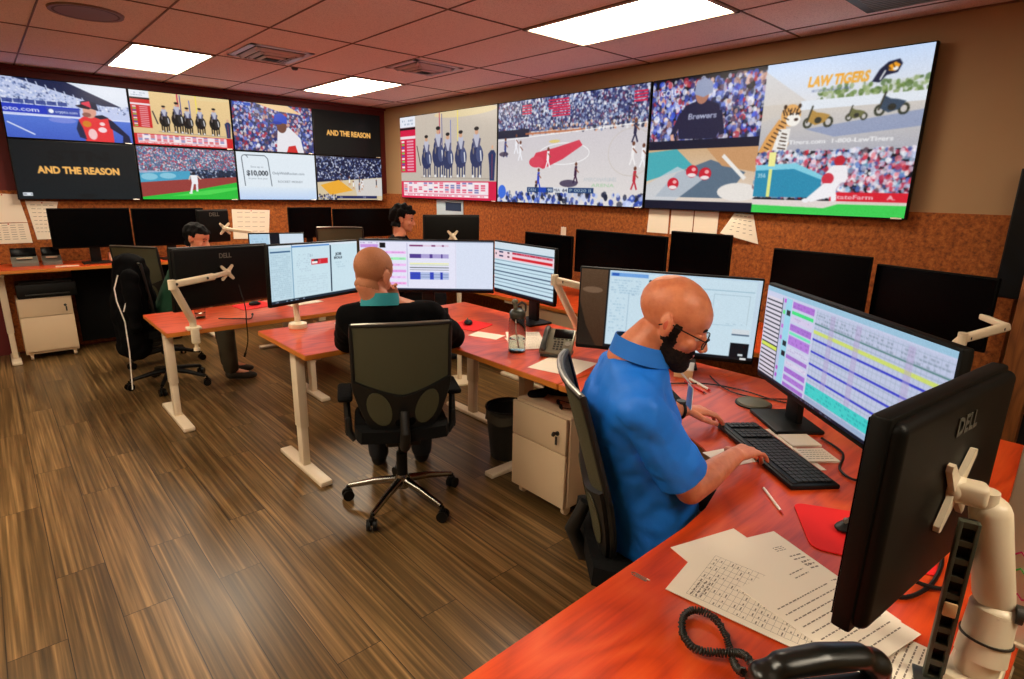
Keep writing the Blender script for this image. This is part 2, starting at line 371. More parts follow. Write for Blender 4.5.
class Canvas:
    def __init__(s, W, H, bg=(0, 0, 0)): s.W, s.H = W, H; s.a = np.zeros((H, W, 3)) + np.array(bg, float)
    def grad(s, x0, y0, x1, y1, c0, c1):
        x0, y0, x1, y1 = [int(round(v)) for v in (x0, y0, x1, y1)]; x0 = max(0, x0); y0 = max(0, y0)
        t = np.linspace(0, 1, max(1, y1 - y0))[:, None, None]; t = t[:s.H - y0]
        s.a[y0:y1, x0:x1] = (np.array(c0) * (1 - t) + np.array(c1) * t)
    def poly(s, P, c, al=1.0):
        P = np.array(P, float); x0 = int(max(0, math.floor(P[:, 0].min()))); x1 = int(min(s.W, math.ceil(P[:, 0].max()) + 1))
        y0 = int(max(0, math.floor(P[:, 1].min()))); y1 = int(min(s.H, math.ceil(P[:, 1].max()) + 1))
        if x1 <= x0 or y1 <= y0: return
        S = 3; xs = x0 + (np.arange((x1 - x0) * S) + .5) / S; ys = y0 + (np.arange((y1 - y0) * S) + .5) / S
        X, Y = np.meshgrid(xs, ys); ins = np.zeros(X.shape, bool); n = len(P)
        for i in range(n):
            ax, ay = P[i]; bx, by = P[(i + 1) % n]
            if ay == by: continue
            ins ^= ((ay > Y) != (by > Y)) & (X < (bx - ax) * (Y - ay) / (by - ay) + ax)
        cov = ins.reshape(y1 - y0, S, x1 - x0, S).mean((1, 3))[:, :, None] * al
        s.a[y0:y1, x0:x1] = s.a[y0:y1, x0:x1] * (1 - cov) + np.array(c, float) * cov
    def rect(s, x0, y0, x1, y1, c, al=1.0): s.poly([(x0, y0), (x1, y0), (x1, y1), (x0, y1)], c, al)
    def ell(s, cx, cy, rx, ry, c, al=1.0, rot=0, n=20):
        s.poly([(cx + rx * math.cos(t) * math.cos(rot) - ry * math.sin(t) * math.sin(rot), cy + rx * math.cos(t) * math.sin(rot) + ry * math.sin(t) * math.cos(rot)) for t in [k * 2 * math.pi / n for k in range(n)]], c, al)
    def line(s, a, b, w, c, al=1.0):
        a = np.array(a, float); b = np.array(b, float); d = b - a; L = np.hypot(*d) + 1e-9; n = np.array([-d[1], d[0]]) / L * w / 2
        s.poly([a + n, b + n, b - n, a - n], c, al)
    def ring(s, cx, cy, rx, ry, w, c, al=1.0, n=28):
        pts = [(cx + rx * math.cos(k * 2 * math.pi / n), cy + ry * math.sin(k * 2 * math.pi / n)) for k in range(n + 1)]
        for p, q in zip(pts, pts[1:]): s.line(p, q, w, c, al)
    def crowd(s, x0, y0, x1, y1, n, pal, sz=(2, 4), mask=None):
        for _ in range(n):
            x, y = rng.uniform(x0, x1), rng.uniform(y0, y1)
            if mask and not mask(x, y): continue
            c = np.array(pal[rng.randint(len(pal))]) + rng.uniform(-18, 18)
            r = rng.uniform(*sz); s.ell(x, y, r * rng.uniform(.6, 1.1), r, np.clip(c, 0, 255), .72, n=7)
    def text(s, st, x, y, h, c, w=None, bold=0.0, shear=0, al=1.0):
        """left x, baseline y, cap height h, optional total width w"""
        P, a, b, lo, hi = text_polys(st, bold); k = h / .73; kx = k if w is None else w / (b - a)
        for p in P: s.poly([(x + (q[0] - a) * kx + q[1] * k * shear, y - q[1] * k) for q in p], c, al)
    def scribble(s, x0, y0, x1, y1, c, rows, al=.6, dens=.6):
        h = (y1 - y0) / rows
        for r in range(rows):
            x = x0
            while x < x1:
                w = rng.uniform(1.5, 6)
                if rng.rand() < dens: s.rect(x, y0 + r * h + h * .25, min(x + w, x1), y0 + r * h + h * .75, c, al)
                x += w + 1.5
    def build(s, name, w, h, parent, material, z=0.0, loc=None, soft=True):
        """grid facing local -Y, x right, z up, centred on x, bottom at z"""
        W_, H_ = s.W, s.H; X, Z = np.meshgrid(np.linspace(-w / 2, w / 2, W_), np.linspace(h, 0, H_))
        co = np.stack([X, np.zeros_like(X), Z + z], -1).reshape(-1, 3)
        idx = np.arange(W_ * H_).reshape(H_, W_); f = np.stack([idx[:-1, :-1], idx[1:, :-1], idx[1:, 1:], idx[:-1, 1:]], -1).reshape(-1, 4)
        me = bpy.data.meshes.new(name); me.vertices.add(len(co)); me.vertices.foreach_set('co', co.ravel())
        me.loops.add(f.size); me.loops.foreach_set('vertex_index', f.ravel().astype(np.int32)); me.polygons.add(len(f))
        me.polygons.foreach_set('loop_start', np.arange(0, f.size, 4, dtype=np.int32)); me.update(calc_edges=True)
        at = me.color_attributes.new('picture', 'FLOAT_COLOR', 'POINT')
        im = np.clip(s.a, 0, 255); p = np.pad(im, ((1, 1), (1, 1), (0, 0)), 'edge')
        if soft: im = im * .4 + (p[:-2, 1:-1] + p[2:, 1:-1] + p[1:-1, :-2] + p[1:-1, 2:]) * .15
        if soft: im = np.clip(im + rng.normal(0, 3, im.shape[:2])[:, :, None], 0, 255)
        s.a = im; rgba = np.ones((W_ * H_, 4), np.float32); rgba[:, :3] = lin(np.clip(s.a.reshape(-1, 3), 0, 255)); at.data.foreach_set('color', rgba.ravel())
        o = bpy.data.objects.new(name, me); COL.objects.link(o); me.materials.append(material); o.parent = parent
        if loc: o.location = loc
        return o

BLUEC = [(28, 40, 110), (70, 90, 190), (200, 205, 235), (235, 235, 245), (90, 60, 80), (180, 40, 60), (220, 170, 150), (40, 50, 80), (120, 140, 220)]
REDC = [(210, 40, 60), (235, 225, 235), (180, 190, 220), (230, 120, 130), (60, 90, 160), (250, 250, 250), (190, 60, 90), (120, 170, 200), (90, 60, 70)]
def horse(c, x, y, h, dk=(14, 14, 20), k=1.0):
    """front-on rider on horse, feet at y, k widens"""
    X = lambda d: x + d * h * k
    for dx in (-.11, -.04, .05, .12): c.line((X(dx), y - .4 * h), (X(dx * .9), y), .03 * h * k + .6, dk)
    for dx in (-.1, .1): c.ell(X(dx * .9), y - .02 * h, .03 * h * k, .03 * h, (235, 235, 235))
    c.ell(X(0), y - .40 * h, .17 * h * k, .22 * h, dk); c.ell(X(.07), y - .44 * h, .08 * h * k, .16 * h, [min(255, v + 40) for v in dk], .7)
    c.ell(X(-.07), y - .55 * h, .06 * h * k, .12 * h, dk); c.ell(X(-.08), y - .5 * h, .02 * h * k, .07 * h, (120, 110, 110))
    c.poly([(X(-.07), y - .56 * h), (X(.07), y - .56 * h), (X(.075), y - .80 * h), (X(-.075), y - .80 * h)], (190, 190, 206))
    c.line((X(-.09), y - .72 * h), (X(-.03), y - .55 * h), .04 * h * k + .5, (90, 90, 120)); c.line((X(.09), y - .72 * h), (X(.05), y - .55 * h), .04 * h * k + .5, (90, 90, 120)); c.line((X(.1), y - .5 * h), (X(.12), y - .3 * h), .03 * h * k, (226, 226, 230))
    c.ell(X(0), y - .84 * h, .045 * h * k, .05 * h, (210, 160, 130)); c.ell(X(0), y - .9 * h, .06 * h * k, .035 * h, (30, 28, 30))
def cavalry(Wd, Hd, sand, red):
    c = Canvas(Wd, Hd); c.grad(0, 0, Wd, Hd, [v * 1.0 for v in sand], [v * .93 for v in sand])
    c.ell(Wd * .7, Hd * .03, Wd * .3, Hd * .05, (236, 214, 160), .7)
    h = Hd * .58
    for fx, fy, k, col in ((.48, .02, 2, (70, 70, 150)), (.455, .0, 3, (200, 60, 90)), (.64, .0, 2.5, (244, 224, 90)), (.57, .1, 2, (80, 100, 190))):
        c.line((Wd * fx, Hd * fy), (Wd * (fx + .005), Hd * .6), k, col)
    for hx, hy, k in ((.31, .74, .92), (.44, .74, 1.08), (.54, .75, .95), (.67, .74, .95), (.82, .745, 1.0)): horse(c, Wd * hx, Hd * hy, h * k, (40, 50, 92) if red[2] > 60 else (14, 12, 14), 1.1 if red[2] > 60 else 1.05)
    c.line((Wd * .24, Hd * .74), (Wd * .95, Hd * .76), 1.3, (150, 140, 130)); c.line((Wd * .20, Hd * .36), (Wd * .24, Hd * .6), 3, (70, 60, 60))
    c.poly([(Wd * .925, Hd * .5), (Wd * .95, Hd * .46), (Wd * .975, Hd * .46), (Wd * .992, Hd * .5), (Wd * .985, Hd * .62), (Wd * .98, Hd * .78), (Wd * .94, Hd * .78), (Wd * .935, Hd * .62)], (36, 50, 96)); c.ell(Wd * .962, Hd * .43, 3, 4, (220, 170, 140)); c.line((Wd * .96, Hd * .5), (Wd * .96, Hd * .76), 1, (200, 60, 60))
    c.rect(0, 0, Wd * .185, Hd * .13, (232, 236, 244)); c.scribble(Wd * .02, Hd * .03, Wd * .16, Hd * .11, (120, 140, 170), 2)
    c.rect(0, Hd * .13, Wd * .185, Hd * .68, red); c.rect(0, Hd * .13, Wd * .185, Hd * .16, (30, 10, 16)); c.rect(0, Hd * .235, Wd * .185, Hd * .27, (240, 225, 232))
    for k in range(11):
        y = Hd * (.29 + k * .035); c.rect(Wd * .015, y, Wd * .05, y + Hd * .022, [(240, 240, 240), (120, 200, 90), (80, 90, 170)][k % 3]); c.rect(Wd * .08, y, Wd * .16, y + Hd * .02, (240, 200, 212), .75)
    c.rect(0, Hd * .79, Wd, Hd, red); c.rect(Wd * .03, Hd * .80, Wd * .93, Hd * .94, (244, 226, 232))
    for r in range(5):
        for k in range(15):
            x = Wd * (.035 + k * .059); c.rect(x, Hd * (.805 + r * .025), x + Wd * .04, Hd * (.822 + r * .025), [red, (226, 80, 110), (80, 90, 160), (240, 240, 240)][rng.randint(4)], .8)
    c.rect(Wd * .03, Hd * .945, Wd * .93, Hd * .97, (250, 236, 240)); c.scribble(Wd * .05, Hd * .945, Wd * .9, Hd * .97, red, 1)
    return c
def pic_driver():
    c = Canvas(220, 124); W_, H_ = 220, 124
    c.grad(0, 0, W_, 74, (190, 200, 232), (196, 206, 240)); c.grad(0, 74, W_, H_, (86, 120, 214), (66, 96, 196))
    c.crowd(0, 0, 220, 60, 900, [(236, 238, 246), (120, 140, 190), (60, 74, 120), (214, 220, 240), (170, 186, 224)], (1.2, 2.6), lambda x, y: y > x * .22 - 4)
    c.poly([(22, 0), (112, 0), (206, 44), (170, 44), (150, 38)], (30, 38, 74)); c.poly([(112, 0), (220, 0), (220, 40), (206, 44)], (226, 232, 244))
    for k in range(7): c.line((46 + k * 15, 0 + k * 5), (50 + k * 15, 16 + k * 5), 2, (200, 210, 236))
    for k in range(6): c.rect(2 + k * 18, 44 - k * 0, 18 + k * 18, 52, (40, 56, 130), .8)
    c.rect(0, 54, 128, 72, (40, 60, 190)); c.text('oto.com', 1, 68, 9, (250, 250, 255), 58, .02)
    c.rect(72, 57, 128, 71, (60, 78, 170)); c.ell(79, 64, 4.5, 4.5, (240, 244, 255)); c.text('crypto.com', 86, 67, 6, (240, 244, 255), 38, .02)
    c.line((0, 76), (220, 74), 3, (220, 226, 250)); c.line((4, 92), (46, 116), 3, (210, 218, 244)); c.ell(96, 82, 24, 6, (160, 160, 230), .5)
    c.poly([(124, 78), (134, 70), (170, 66), (184, 74), (184, 124), (132, 124)], (230, 54, 60)); c.poly([(148, 68), (168, 64), (180, 70), (164, 74)], (24, 26, 54))
    c.poly([(178, 72), (186, 76), (214, 108), (216, 124), (200, 124), (202, 108), (180, 92)], (22, 26, 60)); c.poly([(124, 78), (118, 98), (122, 116), (134, 120), (130, 96)], (34, 40, 76))
    c.ell(166, 84, 5, 4, (250, 214, 214)); c.ell(165, 97, 8, 6, (250, 222, 226)); c.ell(138, 86, 8, 7, (214, 130, 40)); c.ell(146, 108, 8, 12, (246, 200, 200))
    c.ell(146, 58, 12, 15, (222, 160, 140)); c.ell(140, 66, 8, 5, (150, 96, 84)); c.poly([(130, 52), (132, 38), (146, 34), (160, 40), (162, 56), (150, 52)], (26, 28, 60)); c.poly([(130, 52), (134, 40), (148, 36), (150, 50)], (226, 60, 84)); c.poly([(122, 48), (134, 44), (148, 50), (146, 54), (130, 52)], (30, 20, 40))
    return c
def pic_reason(small=False):
    c = Canvas(220, 124, (10, 16, 22)); c.grad(0, 0, 220, 124, (10, 18, 24), (14, 24, 30))
    if small: c = Canvas(220, 124, (3, 5, 7))
    else:
        c.text('STN', 60, 40, 22, (6, 12, 18), 110, .05); c.ell(120, 116, 18, 4, (6, 12, 18))
    c.text('AND THE REASON', 38, 68, 15, (252, 186, 96), 146, .045); c.text('AND THE REASON', 38.9, 68.4, 15, (252, 186, 96), 146, .03)
    if not small:
        c.rect(8, 110, 24, 117, (226, 230, 236)); c.scribble(9, 111, 23, 116, (30, 40, 50), 1)
    return c
def pic_ballfield():
    c = Canvas(220, 124, (90, 110, 140)); c.crowd(0, 0, 220, 66, 1900, REDC, (1.1, 2.4)); c.rect(0, 56, 90, 62, (180, 200, 226), .7)
    c.poly([(0, 62), (110, 54), (110, 74), (0, 84)], (70, 160, 196)); c.ell(20, 70, 18, 8, (150, 206, 226), .8); c.ell(60, 67, 18, 7, (150, 206, 226), .8)
    c.rect(110, 50, 220, 72, (30, 44, 70)); c.crowd(112, 50, 220, 70, 120, [(24, 30, 44), (200, 210, 230), (70, 90, 130)], (1.5, 3))
    c.poly([(0, 84), (110, 74), (220, 66), (220, 84), (100, 112), (0, 120)], (150, 60, 56))
    c.poly([(0, 118), (100, 104), (220, 80), (220, 124), (0, 124)], (40, 190, 60)); c.poly([(60, 116), (150, 100), (220, 92), (220, 98), (150, 112)], (90, 226, 90), .7)
    c.ell(118, 60, 4, 4, (30, 30, 40)); c.poly([(110, 64), (126, 64), (126, 86), (112, 86)], (240, 240, 244)); c.line((114, 84), (108, 106), 5, (240, 240, 244)); c.line((123, 84), (122, 104), 5, (236, 236, 240)); c.line((126, 66), (134, 74), 3, (226, 190, 170)); c.line((110, 66), (106, 76), 3, (226, 190, 170)); c.ell(107, 108, 4, 2, (240, 240, 240))
    return c
def pic_bluecap():
    c = Canvas(220, 124, (60, 70, 120)); c.crowd(0, 0, 220, 124, 1100, BLUEC, (2.6, 6)); c.poly([(60, 0), (150, 0), (190, 20), (120, 16)], (236, 200, 150))
    c.rect(4, 2, 50, 10, (60, 90, 190)); c.text('SOUL', 8, 9, 5, (240, 240, 255), 26, .03)
    c.poly([(118, 66), (150, 56), (182, 84), (190, 124), (112, 124)], (232, 230, 236)); c.poly([(146, 108), (166, 104), (172, 124), (140, 124)], (206, 40, 40))
    c.ell(130, 56, 14, 17, (110, 66, 54)); c.poly([(108, 46), (112, 26), (130, 20), (146, 30), (146, 48), (126, 46)], (34, 70, 190)); c.ell(118, 47, 14, 4, (24, 50, 160))
    return c
def pic_offer():
    c = Canvas(220, 124, (226, 236, 244)); c.grad(0, 90, 220, 124, (222, 234, 244), (190, 212, 244)); c.rect(196, 98, 216, 124, (200, 222, 246), .4)
    c.ring(22, 16, 8, 8, 1.6, (60, 70, 80)); c.rect(15, 15, 33, 27, (226, 236, 244)); c.line((14, 16), (18, 88), 1.8, (60, 70, 80)); c.line((22, 8), (76, 8), 1.8, (60, 70, 80)); c.line((76, 8), (84, 16), 1.8, (60, 70, 80)); c.line((84, 16), (90, 88), 1.8, (60, 70, 80))
    c.text('Save up to', 36, 40, 5, (120, 130, 140), 34); c.text('$10,000', 24, 60, 13, (44, 50, 58), 58, .03); c.text('in your first year', 28, 70, 4.5, (120, 130, 140), 52)
    c.text('OnlyWithRocket.com', 94, 56, 7, (90, 100, 110), 92); c.text('ROCKET MONEY', 108, 78, 6, (110, 118, 126), 72)
    return c
def pic_smallcourt():
    c = Canvas(220, 124, (20, 26, 60)); c.crowd(0, 0, 220, 66, 1100, [(20, 26, 60), (40, 56, 110), (190, 200, 230), (226, 230, 244), (90, 110, 160), (14, 14, 30)], (1.5, 3.2))
    c.poly([(0, 74), (220, 56), (220, 124), (0, 124)], (214, 196, 160)); c.poly([(10, 82), (70, 66), (116, 96), (40, 110)], (236, 170, 50)); c.poly([(120, 66), (220, 58), (220, 112), (130, 112)], (212, 208, 204))
    for k in range(9):
        x, y = rng.uniform(14, 210), rng.uniform(62, 98); c.line((x, y), (x, y - 13), 3.4, [(240, 240, 244), (44, 44, 60)][k % 2]); c.ell(x, y - 15, 2, 2.4, (120, 70, 50)); c.line((x, y), (x + 3, y + 7), 2, (200, 150, 120)); c.line((x, y), (x - 3, y + 7), 2, (200, 150, 120))
    c.rect(60, 112, 200, 120, (30, 40, 90)); c.text('46', 70, 119, 6, (240, 240, 240), 10); c.text('28', 150, 119, 6, (240, 240, 240), 10); c.crowd(0, 108, 60, 124, 60, [(20, 26, 60), (200, 205, 230)], (2, 4))
    return c
def pic_court():
    c = Canvas(360, 204, (222, 214, 208)); W_, H_ = 360, 204
    c.grad(0, 60, 360, 204, (206, 200, 206), (226, 220, 216)); c.rect(0, 0, 360, 62, (60, 66, 110))
    c.crowd(0, 0, 360, 58, 2600, [(40, 50, 110), (226, 228, 240), (180, 190, 220), (120, 60, 90), (70, 80, 130), (240, 240, 246), (30, 30, 60), (150, 170, 210)], (1.3, 3.6))
    for x0, y0, w in ((70, 10, 26), (140, 6, 50), (150, 20, 44), (330, 10, 26)):
        for k in range(4): c.rect(x0, y0 + k * 5, x0 + w, y0 + k * 5 + 3, (206, 40, 80))
    c.rect(0, 56, 90, 72, (26, 30, 56)); c.crowd(90, 50, 360, 68, 220, [(30, 36, 60), (220, 150, 110), (240, 240, 240), (110, 130, 170)], (2, 3.5)); c.rect(80, 64, 230, 68, (190, 110, 70), .8)
    c.ring(180, 108, 62, 20, 1.4, (250, 250, 250)); c.poly([(96, 124), (110, 104), (160, 96), (218, 84), (226, 94), (180, 118), (130, 136)], (212, 62, 84)); c.ell(112, 122, 20, 11, (216, 70, 92)); c.ell(158, 84, 14, 3, (230, 200, 90), .7)
    c.ring(330, 110, 46, 40, 1.3, (200, 190, 180), .8); c.line((0, 76), (360, 62), 1.4, (250, 250, 250)); c.text('FINALS', 52, 92, 5, (200, 190, 200), 32)
    for x, y, col in ((22, 96, (60, 70, 130)), (54, 90, (238, 238, 244)), (66, 104, (238, 238, 244)), (142, 120, (245, 240, 244)), (118, 160, (50, 70, 190)), (112, 184, (26, 24, 40)), (212, 150, (60, 30, 60)), (336, 80, (40, 40, 70)), (334, 118, (240, 236, 236)), (340, 160, (190, 40, 60)), (366 - 12, 122, (240, 240, 244))):
        c.line((x, y), (x + 1, y - 18), 6, col); c.ell(x + 1, y - 22, 3, 3.6, (110, 66, 50)); c.line((x, y), (x - 5, y + 14), 3, col); c.line((x + 1, y), (x + 6, y + 14), 3, col); c.line((x, y - 14), (x + 8, y - 6), 2, (140, 90, 70))
    c.ell(18, 104, 14, 5, (60, 50, 70), .8); c.ell(196, 164, 22, 7, (50, 40, 70), .8)
    c.text('AMERICANAIRLINES', 232, 160, 7, (180, 190, 196), 72); c.text('ARENA', 250, 170, 6, (150, 200, 150), 50)
    c.crowd(0, 182, 360, 204, 200, [(30, 50, 140), (60, 90, 190), (20, 26, 50), (200, 210, 240)], (3, 7)); c.ell(14, 182, 12, 14, (60, 110, 220))
    c.rect(88, 172, 256, 182, (28, 60, 110)); c.rect(120, 172, 140, 182, (30, 70, 180)); c.text('DEN', 92, 180, 6, (240, 240, 240), 20); c.text('90', 144, 180, 6, (255, 255, 255), 12, .03); c.rect(158, 172, 196, 182, (220, 224, 230)); c.text('MIA', 160, 180, 6, (40, 40, 60), 16); c.text('64', 182, 180, 6, (40, 40, 60), 12, .03); c.text('P 0020 II', 200, 180, 6, (240, 250, 240), 50)
    return c
def bike(c, x, y, s, col):
    for dx in (-.5, .5): c.ring(x + dx * s * .9, y, s * .17, s * .20, s * .10, (40, 44, 30)); 
    c.poly([(x - .5 * s, y - .1 * s), (x - .35 * s, y - .6 * s), (x - .1 * s, y - .45 * s), (x + .2 * s, y - .4 * s), (x + .5 * s, y - .3 * s), (x + .3 * s, y), (x - .1 * s, y + .12 * s)], col)
    c.line((x - .5 * s, y), (x - .3 * s, y - .75 * s), s * .08, (60, 60, 50)); c.ell(x, y - .1 * s, s * .16, s * .14, (50, 50, 44))
def pic_mosaic():
    c = Canvas(400, 210, (10, 12, 26)); W_, H_ = 400, 210
    # top left: batter in dark jersey before a blue crowd
    c.crowd(0, 6, 196, 98, 1500, BLUEC + [(60, 90, 220), (236, 236, 250)], (2, 6)); c.text('GOLD', 16, 26, 9, (240, 240, 250), 36, .03)
    c.poly([(58, 96), (52, 62), (66, 44), (96, 36), (124, 46), (134, 76), (124, 98)], (30, 30, 62)); c.line((60, 56), (44, 92), 9, (30, 30, 62)); c.line((44, 88), (46, 100), 6, (224, 170, 150)); c.line((126, 56), (134, 92), 9, (30, 30, 62))
    c.ell(94, 28, 12, 16, (176, 120, 100)); c.poly([(80, 28), (82, 10), (96, 4), (110, 12), (112, 28), (96, 34)], (150, 160, 190)); c.text('Brewers', 72, 66, 9, (190, 196, 220), 50, .03, .1)
    c.rect(0, 98, 196, 112, (12, 16, 44))
    # bottom left: fruit on a board
    c.grad(0, 112, 196, 200, (206, 170, 130), (226, 214, 204)); c.poly([(0, 116), (56, 112), (90, 140), (0, 164)], (70, 170, 180)); c.poly([(60, 150), (120, 130), (180, 150), (150, 190), (20, 190)], (90, 110, 130))
    c.poly([(0, 170), (60, 140), (110, 160), (60, 196), (0, 200)], (200, 206, 214), .8); c.poly([(110, 112), (196, 112), (196, 150), (140, 140)], (200, 150, 104)); c.line((140, 124), (180, 160), 6, (236, 232, 226)); c.ell(170, 180, 34, 14, (232, 226, 220))
    for x, y in ((54, 168), (88, 148), (112, 152)): c.ell(x, y, 11, 10, (200, 28, 50)); c.ell(x + 3, y - 3, 4, 3, (240, 170, 170)); c.ell(x, y + 6, 8, 3, (240, 226, 226))
    c.rect(0, 196, 196, 210, (10, 14, 40))
    # top right: tiger, motorcycles and lettering
    c.grad(196, 0, 400, 56, (200, 220, 250), (226, 226, 230)); c.grad(196, 56, 400, 122, (214, 206, 196), (176, 176, 186)); c.poly([(196, 10), (260, 56), (196, 80)], (210, 200, 190), .6)
    c.crowd(270, 38, 400, 54, 130, [(100, 130, 60), (140, 160, 100), (210, 214, 214), (80, 110, 50)], (2, 5)); c.rect(250, 54, 400, 66, (226, 232, 240)); c.poly([(260, 92), (400, 76), (400, 96), (300, 104)], (130, 146, 186), .7)
    c.text('LAW TIGERS', 256, 36, 13, (240, 160, 30), 76, .045, .12); c.text('MOTORCYCLE LAWYERS', 262, 44, 3.5, (70, 90, 140), 50)
    c.poly([(336, 38), (343, 24), (352, 16), (364, 14), (368, 20), (364, 30), (352, 32), (345, 40)], (30, 34, 60)); c.poly([(352, 21), (360, 17), (366, 21), (361, 28), (354, 27)], (240, 160, 40)); c.ell(361, 25, 3, 2.4, (244, 240, 236)); c.line((345, 37), (350, 26), 1.8, (240, 240, 240)); c.line((350, 19), (356, 26), 1, (40, 30, 30)); c.line((356, 17), (360, 24), 1, (40, 30, 30))
    c.poly([(196, 122), (206, 100), (222, 76), (232, 84), (240, 110), (236, 122)], (222, 160, 90)); c.poly([(216, 122), (224, 90), (240, 90), (238, 122)], (236, 232, 226)); c.ell(238, 72, 14, 15, (228, 170, 100)); c.ell(242, 78, 10, 9, (244, 240, 232)); c.ell(229, 60, 2.4, 3, (60, 40, 26)); c.ell(249, 60, 2.4, 3, (60, 40, 26)); [c.line((226 + k * 5, 64 + (k % 2) * 3), (229 + k * 4, 72), 1.6, (50, 34, 24)) for k in range(6)]; [c.line((228 - k, 96 + k * 5), (236, 98 + k * 5), 1.8, (60, 40, 28)) for k in range(5)]; c.ell(246, 78, 3, 2, (60, 40, 34)); c.ell(238, 70, 2, 1.5, (30, 24, 20)); c.ell(247, 70, 2, 1.5, (30, 24, 20))
    for k in range(9): c.line((204 + k * 3, 114 - k * 5), (212 + k * 3, 118 - k * 5), 1.6, (50, 34, 24))
    for k in range(5): c.line((228 + k * 5, 62), (230 + k * 4, 67), 1.4, (50, 34, 24))
    bike(c, 276, 84, 30, (180, 140, 70)); bike(c, 324, 80, 20, (110, 110, 70)); bike(c, 364, 74, 30, (60, 76, 96)); c.text('LawTigers.com  1-800-LawTigers', 222, 112, 6, (250, 250, 250), 150, .02)
    # bottom right: fielder at the wall
    c.crowd(196, 122, 400, 186, 1700, REDC + [(70, 110, 190), (240, 240, 250), (226, 190, 210), (190, 200, 226)], (1.8, 4.6)); c.poly([(196, 142), (256, 140), (292, 158), (292, 186), (196, 186)], (40, 140, 176)); c.poly([(196, 140), (254, 138), (294, 156), (294, 162), (252, 146), (196, 148)], (130, 206, 226))
    c.rect(214, 122, 224, 142, (240, 236, 150)); c.rect(216, 146, 221, 186, (226, 232, 140)); c.text('356', 200, 158, 6, (220, 236, 244), 12, .02)
    c.rect(306, 178, 400, 190, (216, 30, 50)); c.text('StateFarm', 310, 187, 6, (250, 240, 240), 50, .02); c.text('A.', 376, 187, 6, (250, 240, 240), 10, .02)
    c.grad(196, 190, 400, 198, (214, 206, 196), (226, 216, 206)); c.rect(196, 194, 400, 210, (60, 206, 84)); c.poly([(196, 190), (330, 190), (300, 200), (196, 198)], (226, 214, 210))
    c.ell(312, 136, 7, 7, (190, 30, 50)); c.poly([(296, 152), (304, 142), (322, 142), (326, 160), (312, 170), (298, 166)], (240, 236, 240)); c.ell(300, 160, 8, 8, (206, 50, 70)); c.poly([(296, 166), (316, 166), (308, 184), (282, 192), (274, 188)], (242, 240, 244)); c.line((308, 168), (312, 190), 7, (242, 240, 244)); c.ell(274, 190, 5, 3, (240, 240, 244))
    return c

# ------------------------------------------------------------------ wall displays
def wall_display(w, h, canvas, label, loc, rz, group, badge=True, bez=.008):
    t = thing('wall_display', label, 'television', loc, rz, group)
    b = MB(); b.box((0, .03, h / 2), (w, .05, h), bev=.004); b.build('housing', M['black'], t)
    o = canvas.build('screen', w - 2 * bez, h - 2 * bez, t, M['tv'], bez, (0, .0045 - .001, 0)); o.location = (0, .0035, 0)
    if badge:
        b = MB(); b.box((w / 2 - .05, .0, .006), (.06, .008, .010)); b.build('badge', M['white'], t)
    b = MB(); b.box((0, .07, h / 2), (w * .6, .05, h * .5)); b.build('mount', M['black'], t)
    return t
ky = 7.40 / 7.2
def lx(x): return x * ky
def lz(z): return 1.7 + (z - 1.7) * ky
cols = [.285, 1.283, 2.25, 3.19, 4.115]
zb, zm, zt = 1.522, 2.072, 2.612
P_L = [[(pic_driver(), 'wall screen showing a racing driver in red suit and cap before a grandstand'), (pic_reason(), 'dark wall screen reading AND THE REASON, leftmost of the bottom row')],
       [(cavalry(220, 124, (238, 206, 150), (204, 30, 34)), 'small wall screen showing mounted riders on sand, on the red wall'), (pic_ballfield(), 'wall screen showing a white uniformed ballplayer on green grass beneath the riders')],
       [(pic_bluecap(), 'wall screen showing a person in a blue cap before a blurry crowd'), (pic_offer(), 'pale wall screen advertising $10,000 in savings')],
       [(pic_reason(True), 'dark wall screen with orange AND THE REASON nearest the room corner, upper row'), (pic_smallcourt(), 'wall screen showing a small basketball court beside the room corner')]]
for i in range(4):
    for j in range(2):
        x0, x1 = lx(cols[i]), lx(cols[i + 1]); z0, z1 = (lz(zm), lz(zt)) if j == 0 else (lz(zb), lz(zm))
        cv, lb = P_L[i][j]
        wall_display(x1 - x0 - .006, z1 - z0 - .006, cv, lb, ((x0 + x1) / 2, 7.40, z0), 0, 'eight screen video wall on the red wall')
P_R = [(6.975, 5.0, cavalry(360, 204, (204, 192, 178), (214, 24, 70)), 'large wall screen of mounted riders with pink data tables, on the tan wall'),
       (4.995, 3.055, pic_court(), 'large wall screen showing a basketball game on a pale court'),
       (3.045, 1.09, pic_mosaic(), 'large wall screen split in four with a tiger advert and baseball')]
for ya, yb_, cv, lb in P_R:
    wall_display(ya - yb_ - .004, 1.018, cv, lb, (4.265, (ya + yb_) / 2, 1.562), -math.pi / 2, 'three big screens on the tan wall')
t = wall_display(.9, .70, Canvas(20, 14, (1, 1, 2)), 'black switched off wall display above the dark doorway at the right edge', (4.20, .13, 1.16), -math.pi / 2, 'x', badge=False)
del t['group']

